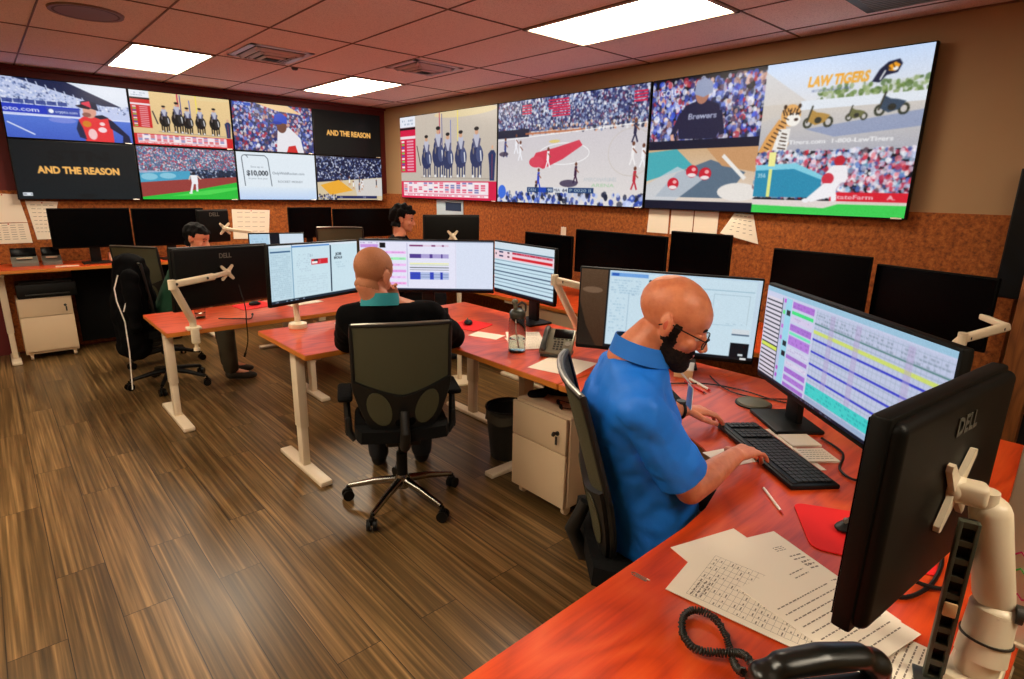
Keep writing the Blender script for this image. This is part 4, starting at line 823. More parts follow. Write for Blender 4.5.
# ------------------------------------------------------------------ office chairs
M['yoke'] = mat('chair_black', (11, 11, 10), .5)
def office_chair(label, loc, rz, dz=0.0, rec=.1, arms=True, group='mesh backed office chairs', base_rot=0.2, mesh_m=None, base_m='chrome'):
    """faces local +X"""
    t = thing('office_chair', label, 'chair', (loc[0], loc[1], 0), rz, group)
    # five star base
    b = MB()
    for k in range(5):
        a = base_rot + k * 2 * math.pi / 5; c, s = math.cos(a), math.sin(a)
        b.tube([(c * .03, s * .03, .135), (c * .15, s * .15, .12), (c * .30, s * .30, .085)], [.024, .019, .014], 10)
    b.lathe([(.0, .09), (.035, .09), (.042, .11), (.042, .15), (.03, .17), (0, .17)]); b.build('star_base', M[base_m], t)
    for k in range(5):
        a = base_rot + k * 2 * math.pi / 5; c, s = math.cos(a) * .31, math.sin(a) * .31
        n = Vector((-math.sin(a + .5), math.cos(a + .5), 0)); b = MB()
        for sg in (-1, 1): b.cyl(Vector((c, s, .03)) + n * sg * .008, Vector((c, s, .03)) + n * sg * .026, .03, seg=18)
        b.cyl((c, s, .03), (c, s, .085), .008); b.box((c, s, .06), (.03, .03, .02), bev=.006); b.build('caster', M['black'], t)
    b = MB(); b.cyl((0, 0, .15), (0, 0, .30), .03); b.cyl((0, 0, .28), (0, 0, .42 + dz), .018); b.build('gas_column', M['black'], t)
    b = MB(); b.box((-.02, 0, .415 + dz), (.24, .18, .05), bev=.015); b.tube([(-.1, 0, .41 + dz), (-.22, 0, .43 + dz), (-.26, 0, .52 + dz), (-.22, 0, .62 + dz)], [.03, .028, .026, .02], 10); b.build('mechanism', M['yoke'], t)
    b = MB(); b.sheet(lambda u, v: (-.22 + .46 * u, (-.24 + .48 * v) * (1 - .12 * (2 * u - 1) ** 4), .475 + dz - .012 * math.cos((v - .5) * 3) + (.02 * (1 - u) if u < .3 else 0) - .03 * max(0, u - .75) * 4 * max(0, u - .75)), 12, 12, .06)
    b.build('seat', M['soft_black'], t, sharp=60)
    z0, z1 = .50 + dz, 1.065 + dz
    def bx(zf): return -.165 - rec * max(0, zf) ** 1.5 - .015 * math.sin(zf * math.pi)
    def hw(zf): return .13 + .105 * min(1, max(0, zf) / .42) ** .6 if zf < .42 else .235 + .003 * (zf - .42)
    def pt(zf, y, off=0): return (bx(zf) - off + .035 * (y / .235) ** 2, y, z0 + (z1 - z0) * zf)
    b = MB(); b.sheet(lambda u, v: pt(.30 + .69 * u, (2 * v - 1) * hw(.30 + .69 * u) * .98), 14, 12, .006); b.build('back_mesh', mesh_m or M['mesh'], t, sharp=60)
    # frame loop
    L = [pt(z, -hw(z)) for z in [k / 16 for k in range(17)]]; Rr = [pt(z, hw(z)) for z in [1 - k / 16 for k in range(17)]]
    top = [pt(1 + .008 * math.sin(math.pi * (k + 1) / 6), -hw(1) + 2 * hw(1) * (k + 1) / 6) for k in range(5)]; bot = [pt(-.03 * math.sin(math.pi * (k + 1) / 5), hw(0) - 2 * hw(0) * (k + 1) / 5) for k in range(4)]
    b = MB(); b.tube(L + top + Rr + bot, .011, 8, closed=True); b.build('back_frame', M['yoke'], t)
    b = MB(); b.tube([pt(1.012, -hw(1) * .98, .004)] + [pt(1.018 + .006 * math.sin(math.pi * (k + 1) / 6), -hw(1) + 2 * hw(1) * (k + 1) / 6, .006) for k in range(5)] + [pt(1.012, hw(1) * .98, .004)], .0055, 6); b.build('top_rail', M['silver'], t)
    # lower yoke plate with two open windows
    zs = lambda y: .50 - .15 * (1 - min(1, abs(y) / .235) ** 1.3)
    b = MB(); b.sheet(lambda u, v: pt(u * zs((2 * v - 1) * .235), (2 * v - 1) * hw(u * .46), .012), 10, 14, .02); b.build('lumbar_yoke', M['yoke'], t, sharp=60)
    for sg in (-1, 1):
        b = MB(); n = 18
        b.sheet(lambda u, v: (lambda A, r: pt(.235 + .165 * r * math.sin(A), sg * (.118 + .058 * r * math.cos(A) + .02 * r * math.sin(A)), .026))(2 * math.pi * u, max(.02, v)), n, 3, .003)
        b.build('yoke_window', mesh_m or M['mesh'], t, sharp=60)
    if arms:
        for sg in (-1, 1):
            b = MB(); b.tube([(-.08, sg * .24, .43 + dz), (-.06, sg * .27, .47 + dz), (-.02, sg * .275, .64 + dz)], [.016, .02, .016], 8)
            b.box((-.05, sg * .272, .50 + dz), (.05, .03, .10), bev=.01); ar = b.build('arm_post', M['yoke'], t)
            b = MB(); b.box((.03, sg * .28, .655 + dz), (.24, .075, .03), bev=.014, seg=3); b.build('arm_pad', M['soft_black'], ar)
    return t
ch1 = office_chair('mesh office chair holding the person in the blue polo', (1.50, .95), math.radians(-41.8), .09, .15, arms=False)
ch2 = office_chair('mesh office chair seen from behind, holding the person in black jacket', (1.515, 2.55), math.radians(64), 0, .08, base_rot=0.0)
ch3 = office_chair('office chair with a black jacket hung on its back, holding the person in green', (1.02, 5.52), math.radians(12), .02, .08, base_rot=.3, base_m='black')
ch4 = office_chair('empty mesh office chair at the raised wall desk, only its backrest showing', (1.14, 6.28), math.radians(38), .07, .08, base_m='black')
ch5 = office_chair('empty office chair whose top edge shows above the red banner monitor', (2.95, 6.1), math.radians(60), .2, .08)
ch6 = office_chair('office chair holding the person with black hair near the right wall', (2.92, 4.98), math.radians(-25), .12, .1)

# ------------------------------------------------------------------ people
ICO = None
def ico():
    global ICO
    if ICO is None:
        t = bmesh.new(); bmesh.ops.create_icosphere(t, subdivisions=3, radius=1); ICO = np.array([v.co[:] for v in t.verts]); t.free()
    return ICO
def El(c, r, R=None):
    if not hasattr(r, '__len__'): r = (r, r, r)
    p = ico() * np.array(r)
    if R is not None: p = p @ np.array(R).T
    return p + np.array(c)
def blob(items, voxel=.006, smooth=4, factor=.5):
    bm = bmesh.new()
    for it in items:
        P = np.concatenate(it); t = bmesh.new(); vs = [t.verts.new(p) for p in P]
        r = bmesh.ops.convex_hull(t, input=vs); 
        bmesh.ops.delete(t, geom=[v for v in t.verts if not v.link_faces], context='VERTS')
        bmesh.ops.recalc_face_normals(t, faces=t.faces)
        me = bpy.data.meshes.new('t'); t.to_mesh(me); t.free(); bm.from_mesh(me); bpy.data.meshes.remove(me)
    me = bpy.data.meshes.new('b'); bm.to_mesh(me); bm.free()
    o = bpy.data.objects.new('b', me); COL.objects.link(o)
    m = o.modifiers.new('r', 'REMESH'); m.mode = 'VOXEL'; m.voxel_size = voxel
    m = o.modifiers.new('s', 'SMOOTH'); m.factor = factor; m.iterations = smooth
    bpy.context.view_layer.update()
    ev = bpy.data.meshes.new_from_object(o.evaluated_get(bpy.context.evaluated_depsgraph_get()))
    bpy.data.objects.remove(o); bpy.data.meshes.remove(me); return ev
def frame(f, up=(0, 0, 1)):
    """3x3 with columns forward, left, up"""
    f = Vector(f).normalized(); l = Vector(up).cross(f).normalized(); u = f.cross(l); return np.array([f, l, u]).T
def head_frame(yaw, pitch, roll=0):
    R = Matrix.Rotation(yaw, 3, 'Z') @ Matrix.Rotation(pitch, 3, 'Y') @ Matrix.Rotation(roll, 3, 'X'); return np.array(R)
def head_items(c, R, s=1.0, neck=None, nr=.058):
    c = np.array(c); W_ = lambda p: c + R @ (np.array(p) * s)
    e = lambda p, r, Q=None: El(W_(p), np.array(r) * s, R if Q is None else R @ np.array(Q))
    it = [[e((-.015, 0, .035), (.098, .076, .082))], [e((.012, 0, .03), (.078, .071, .070))],
          [e((.02, 0, -.02), (.070, .062, .070)), e((.045, 0, -.075), (.040, .044, .030))],
          [e((.045, 0, -.07), (.040, .042, .034)), e((.066, 0, -.094), (.022, .024, .018))],
          [e((.066, .024, .016), (.020, .026, .012)), e((.066, -.024, .016), (.020, .026, .012))],
          [e((.054, .036, -.03), (.026, .024, .022)), e((.056, -.036, -.03), (.026, .024, .022)), e((.066, 0, -.045), (.022, .026, .02))],
          [e((.082, 0, .008), (.009, .008, .01)), e((.106, 0, -.030), (.011, .011, .010))],
          [e((.100, .011, -.035), (.010, .008, .007)), e((.100, -.011, -.035), (.010, .008, .007))],
          [e((.084, 0, -.058), (.012, .023, .006))], [e((.082, 0, -.068), (.012, .020, .007))],
          ]
    for sg in (-1, 1):
        Q = Matrix.Rotation(-.15, 3, 'Y') @ Matrix.Rotation(sg * .45, 3, 'Z')
        it.append([e((-.014, sg * .080, .0), (.019, .006, .026), Q), e((-.008, sg * .077, -.022), (.012, .006, .018), Q)])
        it.append([e((.0, sg * .070, -.008), (.012, .010, .016))])
    if neck is not None:
        it.append([e((-.03, 0, -.055), (.052, .054, .04)), El(neck, (nr * 1.05, nr * 1.1, nr * .9))])
    return it, W_
def hand_items(Wp, d, n, thumb, curl=(.35, .5, .35), spread=.10, s=1.0):
    """d forward, n palm normal (down), thumb side vector sign chosen by caller"""
    d = Vector(d).normalized(); n = (Vector(n) - d * Vector(n).dot(d)).normalized(); sd = n.cross(d)
    if sd.dot(Vector(thumb)) < 0: sd = -sd
    Rm = np.array([d, sd, n]).T; Wp = Vector(Wp)
    it = [[El(Wp, (.022 * s, .027 * s, .018 * s), Rm), El(Wp + d * .03 * s, (.022 * s, .034 * s, .017 * s), Rm)],
          [El(Wp + d * .03 * s, (.022 * s, .034 * s, .017 * s), Rm), El(Wp + d * .086 * s + sd * .028 * s, (.012 * s, .013 * s, .012 * s), Rm), El(Wp + d * .082 * s - sd * .028 * s, (.012 * s, .012 * s, .011 * s), Rm)]]
    for k, (o, ls) in enumerate(((.030, (.042, .025, .021)), (.0105, (.047, .029, .022)), (-.0095, (.043, .027, .021)), (-.029, (.034, .021, .018)))):
        p = Wp + d * (.088 - .004 * abs(k - 1)) * s + sd * o * s; a = 0; fd = (d + sd * (1.2 - k) * spread).normalized()
        r = .0098 * s * (1 if k < 3 else .86)
        for j in range(3):
            a += curl[j] * (1 + .12 * ((k * 7) % 3 - 1)); v = (fd * math.cos(a) + n * math.sin(a)).normalized(); q = p + v * ls[j] * s
            it.append([El(p, r * (1 - .08 * j)), El(q, r * (.92 - .08 * j))]); p = q
    p = Wp + d * .022 * s + sd * .024 * s
    for ln, v, r in ((.045, d * .62 + sd * .66 + n * .25, .0135), (.034, d * .92 + sd * .25 + n * .3, .0115), (.027, d * .97 + sd * .0 + n * .25, .0100)):
        q = p + v.normalized() * ln * s; it.append([El(p, r * s), El(q, r * .92 * s)]); p = q
    return it
def mesh_obj(name, me, m, parent, world=True):
    if world:
        bpy.context.view_layer.update(); me.transform(parent.matrix_world.inverted())
    me.materials.clear(); me.materials.append(m); me.polygons.foreach_set('use_smooth', [True] * len(me.polygons))
    me.name = name; o = bpy.data.objects.new(name, me); COL.objects.link(o); o.parent = parent; return o
def shell(src, keep, off, jitter=0, skirt=True):
    """copies the faces of a world mesh whose centre passes keep(), moved outward"""
    bm = bmesh.new(); bm.from_mesh(src); bm.normal_update()
    bmesh.ops.delete(bm, geom=[f for f in bm.faces if not keep(f.calc_center_median())], context='FACES')
    bm.normal_update()
    mv = {}
    bnd = {v for e in bm.edges if e.is_boundary for v in e.verts}
    for v in bm.verts:
        o = off(v.co) if callable(off) else off
        mv[v] = v.co + v.normal * ((-.002 if v in bnd else o) + (rng.uniform(-jitter, jitter) if v not in bnd else 0))
    for v, c in mv.items(): v.co = c
    me = bpy.data.meshes.new('s'); bm.to_mesh(me); bm.free(); return me
def cut(me, planes):
    """open the mesh beyond each (point, normal, radius)"""
    bm = bmesh.new(); bm.from_mesh(me)
    for p, n, r in planes:
        p, n = Vector(p), Vector(n).normalized()
        fs = [f for f in bm.faces if (f.calc_center_median() - p).length < r]
        g = list({v for f in fs for v in f.verts} | {e for f in fs for e in f.edges} | set(fs))
        bmesh.ops.bisect_plane(bm, geom=g, plane_co=p, plane_no=n)
        bmesh.ops.delete(bm, geom=[f for f in bm.faces if (f.calc_center_median() - p).length < r and (f.calc_center_median() - p).dot(n) > 0], context='FACES')
    m2 = bpy.data.meshes.new('c'); bm.to_mesh(m2); bm.free(); bpy.data.meshes.remove(me); return m2
def cloth(o, th=.003, fold=.012, size=.11, sub=0):
    if fold:
        tx = bpy.data.textures.new('folds', 'CLOUDS'); tx.noise_scale = size; tx.noise_depth = 1
        d = o.modifiers.new('d', 'DISPLACE'); d.texture = tx; d.strength = fold; d.mid_level = .5
    s = o.modifiers.new('t', 'SOLIDIFY'); s.thickness = th; s.offset = 0
    return o
def limb(*pr):
    """pr = (point, radius) ... -> hull items"""
    return [[El(a[0], a[1]), El(b[0], b[1])] for a, b in zip(pr, pr[1:])]
def V(*a): return np.array(a, float)
def eyes(W_, R, parent, s=1.0, closed=.5):
    for sg in (-1, 1):
        b = MB(); b.ell(tuple(W_((.071, sg * .031, -.002))), .0125 * s); e = b.build('eye', M['eyewhite'], parent, world=True)
        b = MB(); b.ell(tuple(W_((.0808, sg * .031, -.004))), .0048 * s); b.build('iris', M['iris'], e, world=True)
        b = MB(); P = El(W_((.0715, sg * .031, .003)), np.array((.0145, .015, .0115)) * s, R); t = bmesh.new(); vs = [t.verts.new(p) for p in P]; bmesh.ops.convex_hull(t, input=vs); b.add(t); b.build('eyelid', M['skin'], e, world=True)
        b = MB(); pts = [tuple(W_((.085 - abs(k - .4) * .012, sg * (.014 + k * .034), .019 + .006 * math.sin(k * 3)))) for k in [i / 6 for i in range(7)]]; b.tube(pts, [.002, .0035, .004, .004, .0035, .003, .0015], 6); b.build('eyebrow', M['beard'], parent, world=True)
M['eyewhite'] = mat('eye_white', (225, 215, 205), .2); M['iris'] = mat('iris', (40, 26, 16), .15)

# --- person in blue -----------------------------------------------------------
f = V(.746, -.666, 0); l = V(.666, .746, 0); up = V(0, 0, 1)
p1 = thing('person', 'bald bearded person in a blue polo shirt and glasses, typing at the nearest desk', 'person', (1.50, .95, 0))
R1 = np.array([f, l, up]).T
PEL = V(1.50, .945, .64); MID = V(1.44, .985, .88); CH = V(1.385, .985, 1.05); N = V(1.350, .955, 1.255)
RS = V(1.255, .855, 1.125); LS = V(1.50, 1.125, 1.135); RE = V(1.395, .765, .875); LE = V(1.665, 1.20, .935); RW = V(1.655, .765, .900); LW = V(1.885, 1.095, .895)
HC = V(1.405, .872, 1.352); HR = head_frame(math.radians(-62), math.radians(25))
hit, W_ = head_items(HC, HR, 1.04, N + V(-.005, .006, -.02), .068)
RHn = hand_items(RW, V(.21, -.012, -.012), (0, 0, -1), l, (.30, .45, .35)); LHn = hand_items(LW, V(.16, -.10, -.012), (0, 0, -1), -l, (.30, .5, .35))
armsR = limb((RS, .052), (RS * .4 + RE * .6, .048), (RE, .042)) + limb((RE, .043), (RE * .65 + RW * .35 - up * .0, .043), (RW, .027)) 
armsL = limb((LS, .052), (LE, .042), (LE * .6 + LW * .4, .041), (LW, .027))
KN = [PEL + f * .44 + l * .12 * s + V(0, 0, -.03) for s in (-1, 1)]; AN = [KN[i] + f * .02 + V(0, 0, -.50) for i in (0, 1)]
torso = [[El(PEL, (.125, .165, .10), R1), El(MID, (.11, .150, .10), R1)], [El(MID, (.11, .150, .10), R1), El(CH, (.12, .165, .10), R1)], [El(CH, (.12, .16, .10), R1), El(RS, .05), El(LS, .05), El(N - up * .07, .05)]]
legs = []
for i in (0, 1): legs += limb((PEL + l * .09 * (2 * i - 1), .085), (KN[i], .06), (AN[i], .042)) + [[El(AN[i], .045), El(AN[i] + f * .13 + V(0, 0, -.045), (.05, .04, .028), R1)]]
bm1 = blob(hit + torso + armsR + armsL + RHn + LHn + legs, .0042, 3, .5)
# polo shirt
sh = [[El(PEL + up * -.02, (.165, .20, .09), R1), El(MID, (.155, .19, .10), R1)], [El(MID, (.155, .19, .10), R1), El(CH - f * .01, (.152, .195, .11), R1)],
      [El(CH - f * .012, (.150, .19, .10), R1), El(RS + V(0, 0, .0), .066), El(LS, .066), El(N - up * .040, (.090, .094, .04), R1)],
      [El(RS, .068), El(RS * .75 + RE * .25, .066)], [El(LS, .068), El(LS * .75 + LE * .25, .066)]]
sm_ = blob(sh, .008, 6, .5)
slv = blob([[El(RS + (RE - RS) * .02, .070), El(RS * .5 + RE * .5, .073), El(RE * 1.0, .070)]], .008, 3, .5); slv2 = blob([[El(LS, .069), El(LS * .1 + LE * .9, .070)]], .008, 3, .5)
sl = RE - RS; sl /= np.linalg.norm(sl); sl2 = LE - LS; sl2 /= np.linalg.norm(sl2)
slv = cut(slv, [(RS * .18 + RE * .82, sl, .4)]); slv2 = cut(slv2, [(LS * .4 + LE * .6, sl2, .4)])
jb_ = bmesh.new()
for q_ in (sm_, slv, slv2): jb_.from_mesh(q_)
sm_ = bpy.data.meshes.new('polo'); jb_.to_mesh(sm_); jb_.free()
body = mesh_obj('body', bm1.copy(), M['skin'], p1)
shirt = cloth(mesh_obj('polo_shirt', sm_, M['polo'], p1), .004, .020, .07)
# collar, sleeve emblem
b = MB(); c0 = N + up * -.005 + f * .014
b.sheet(lambda u, v: tuple(c0 + (f * math.cos(.5 + u * (2 * math.pi - 1.0)) * (.072 + .016 * v) + l * math.sin(.5 + u * (2 * math.pi - 1.0)) * (.074 + .018 * v)) + up * (.035 - .050 * v - .020 * math.cos(.5 + u * (2 * math.pi - 1.0)))), 30, 3, .004)
b.build('collar', M['polo_trim'], shirt, world=True, sharp=60)
# trousers and shoes
tr = [[El(PEL + V(0, 0, -.03), (.15, .185, .10), R1)]]
for i in (0, 1): tr += [[El(PEL + l * .09 * (2 * i - 1), .10), El(KN[i], .078)], [El(KN[i], .078), El(AN[i] + up * .03, .06)]]
cloth(mesh_obj('trousers', blob(tr, .012, 4), M['trousers'], p1), .004, .012)
for i in (0, 1): mesh_obj('shoe', blob([[El(AN[i] + V(0, 0, -.01), (.055, .048, .055), R1), El(AN[i] + f * .14 + V(0, 0, -.045), (.065, .048, .035), R1), El(AN[i] + f * -.02 + V(0, 0, -.05), (.05, .045, .03), R1)]], .008, 2), M['black'], p1)
# beard
HRi = np.linalg.inv(HR)
def loc1(c): return HRi @ (np.array(c) - HC) / 1.04
def beard_keep(c):
    x, y, z = loc1(c); ay = abs(y)
    if x < -.012 or z > .012: return False
    if z < -.118: return False
    if z > -.030: return .050 < ay < .080 and .004 < x < .030       # sideburn
    if x > .074 and ay < .016 and -.072 < z < -.056: return False    # lips
    if z > -.052: return (x < .036 and ay > .045 and z < -.03) or (x > .070 and ay < .032 and z < -.044)
    return x > .0 - (z + .05) * .2
beard = shell(bm1, beard_keep, lambda c: .0026 + .011 * max(0, min(1, (-.055 - loc1(c)[2]) / .05)), .0010)
mesh_obj('beard', beard, M['beard'], p1)
eyes(W_, HR, p1, 1.04)
# inner ear
for sg in (-1, 1):
    b = MB(); P = El(W_((-.010, sg * .0845, -.001)), (.011, .0035, .016), HR); t_ = bmesh.new(); vs = [t_.verts.new(q_) for q_ in P]; bmesh.ops.convex_hull(t_, input=vs); b.add(t_); b.build('inner_ear', M['ear'], p1, world=True)
# glasses
b = MB()
for sg in (-1, 1):
    pts = [tuple(W_((.102 - .010 * (math.cos(a) * .5 + .5) * (1 if sg else 1) * (abs(.031 + .023 * math.cos(a)) / .054) ** 2, sg * (.033 + .024 * math.cos(a)), -.008 + .0165 * math.sin(a)))) for a in [k * 2 * math.pi / 20 for k in range(20)]]
    b.tube(pts, .0016, 6, closed=True)
    b.tube([tuple(W_(p)) for p in ((.095, sg * .057, .002), (.085, sg * .070, .004), (.03, sg * .079, .004), (-.008, sg * .082, .006), (-.03, sg * .079, -.012))], .0018, 6)
b.tube([tuple(W_(p)) for p in ((.103, -.010, -.004), (.106, 0, .0), (.103, .010, -.004))], .0016, 6)
g = b.build('glasses', M['black'], p1, world=True)
b = MB()
for sg in (-1, 1): b.sheet(lambda u, v: tuple(W_((.101 - .009 * (abs(.031 + .022 * v * math.cos(u * 6.2832)) / .054) ** 2, sg * (.033 + .022 * max(.02, v) * math.cos(u * 6.2832)), -.008 + .0155 * max(.02, v) * math.sin(u * 6.2832)))), 20, 2, .0008)
b.build('lens', M['glass'], g, world=True)
# watch
wd = Vector(LW - LE).normalized(); wp = Vector(LW) - wd * .012
q = wd.to_track_quat('Z', 'Y').to_matrix(); b = MB()
b.tube([tuple(wp + q @ Vector((math.cos(a) * .032, math.sin(a) * .031, 0))) for a in [k * 2 * math.pi / 24 for k in range(24)]], .006, 8, closed=True)
wt = b.build('wristwatch', M['black'], p1, world=True)
b = MB(); b.cyl(wp + Vector((0, 0, .028)), wp + Vector((0, 0, .038)), .018); b.build('watch_face', M['dkgrey'], wt, world=True)
# lanyard badge
b = MB(); bp_ = CH + f * .17 + V(0, 0, .05); b.tube([tuple(N + f * .08 + l * .03), tuple(bp_ + up * .04 + f * .01)], .003, 6); b.box(tuple(bp_ + f * .01), (.05, .003, .07), math.radians(48), bev=.001); b.build('lanyard', M['paper'], p1, world=True)

# --- person in the black jacket ----------------------------------------------------
a2 = math.radians(60); f = V(math.cos(a2), math.sin(a2), 0); l = V(-math.sin(a2), math.cos(a2), 0); R2 = np.array([f, l, up]).T
p2 = thing('person', 'person with shaved head in a black jacket, seen from behind, hand at the cheek', 'person', (1.56, 2.52, 0))
PEL = V(1.50, 2.53, .56); MID = PEL + f * .0 + V(0, 0, .25); CH = V(1.47, 2.53, .985); N = V(1.405, 2.515, 1.15)
RS = CH - l * .19 + V(0, 0, .075); LS = CH + l * .19 + V(0, 0, .075); RE = V(1.90, 2.60, .875); LE = LS + f * .22 + V(0, 0, -.17) + l * .05
RW = V(1.60, 2.70, 1.10); LW = LE + f * .2 - l * .1 + V(0, 0, -.0)
HC = V(1.378, 2.53, 1.287); HR = head_frame(math.radians(27), math.radians(18), math.radians(5))
hit, W2 = head_items(HC, HR, 1.10, N - up * .02, .068)
RH2 = hand_items(RW, V(-.08, -.03, .13), -l * .2 - f, -f, (.5, .6, .4)); LH2 = hand_items(LW, f, (0, 0, -1), -l)
torso = [[El(PEL, (.125, .165, .10), R2), El(MID, (.11, .155, .10), R2)], [El(MID, (.11, .155, .10), R2), El(CH, (.12, .165, .10), R2)], [El(CH, (.115, .165, .10), R2), El(RS, .055), El(LS, .055), El(N, .055)]]
KN = [PEL + f * .42 + l * .13 * s + V(0, 0, -.02) for s in (-1, 1)]; AN = [KN[i] + V(0, 0, -.44) for i in (0, 1)]
legs = []
for i in (0, 1): legs += limb((PEL + l * .09 * (2 * i - 1), .085), (KN[i], .06), (AN[i], .042)) + [[El(AN[i], .045), El(AN[i] + f * .13 + V(0, 0, -.045), (.05, .04, .028), R2)]]
bm2 = blob(hit + torso + limb((RS, .05), (RE, .04), (RW, .028)) + limb((LS, .05), (LE, .04), (LW, .028)) + RH2 + LH2 + legs, .0055, 3)
mesh_obj('body', bm2.copy(), M['skin2'], p2)
jk = [[El(PEL + V(0, 0, .0), (.17, .21, .10), R2), El(MID, (.16, .205, .10), R2)], [El(MID, (.16, .205, .10), R2), El(CH, (.165, .215, .11), R2)],
      [El(CH, (.16, .21, .10), R2), El(RS, .08), El(LS, .08), El(N - up * .030, (.098, .104, .035), R2)],
      [El(RS, .082), El(RS * .4 + RE * .6, .075)], [El(RS * .4 + RE * .6, .075), El(RE, .068)], [El(RE, .066), El(RE * .35 + RW * .65, .05)], [El(LS, .08), El(LE, .065)], [El(LE, .065), El(LE * .3 + LW * .7, .05)]]
jm = blob(jk, .009, 5); jd = RW - RE; jd /= np.linalg.norm(jd)
jm = cut(jm, [(RE * .35 + RW * .65 + jd * .03, jd, .07)])
cloth(mesh_obj('jacket', jm, M['jacket'], p2), .005, .02, .09)
b = MB(); b.sheet(lambda u, v: tuple(N + V(-.004, 0, .004) + (f * math.cos(u * 6.2832) * (.086 + .008 * v) + l * math.sin(u * 6.2832) * (.086 + .010 * v)) + up * (.040 - .06 * v - .016 * math.cos(u * 6.2832))), 28, 3, .004); b.build('shirt_collar', M['teal'], p2, world=True, sharp=60)
HRi2 = np.linalg.inv(HR); HC2 = HC.copy()
def hk2(c):
    x, y, z = (HRi2 @ (np.array(c) - HC2)) / 1.10
    return z > -.068 and (x < -.022 or z > .055 or (x < .03 and z > .012)) and x < .06 and not (abs(y) > .074 and z < .03)
mesh_obj('short_hair', shell(bm2, hk2, .0022, .0006), M['stubble'], p2)
tr = [[El(PEL + V(0, 0, -.03), (.15, .185, .10), R2)]]
for i in (0, 1): tr += [[El(PEL + l * .09 * (2 * i - 1), .10), El(KN[i], .078)], [El(KN[i], .078), El(AN[i] + up * .03, .06)]]
cloth(mesh_obj('trousers', blob(tr, .012, 4), M['trousers'], p2), .004, .012)
for i in (0, 1): mesh_obj('shoe', blob([[El(AN[i] + V(0, 0, -.01), (.055, .048, .055), R2), El(AN[i] + f * .14 + V(0, 0, -.045), (.065, .048, .035), R2)]], .008, 2), M['black'], p2)

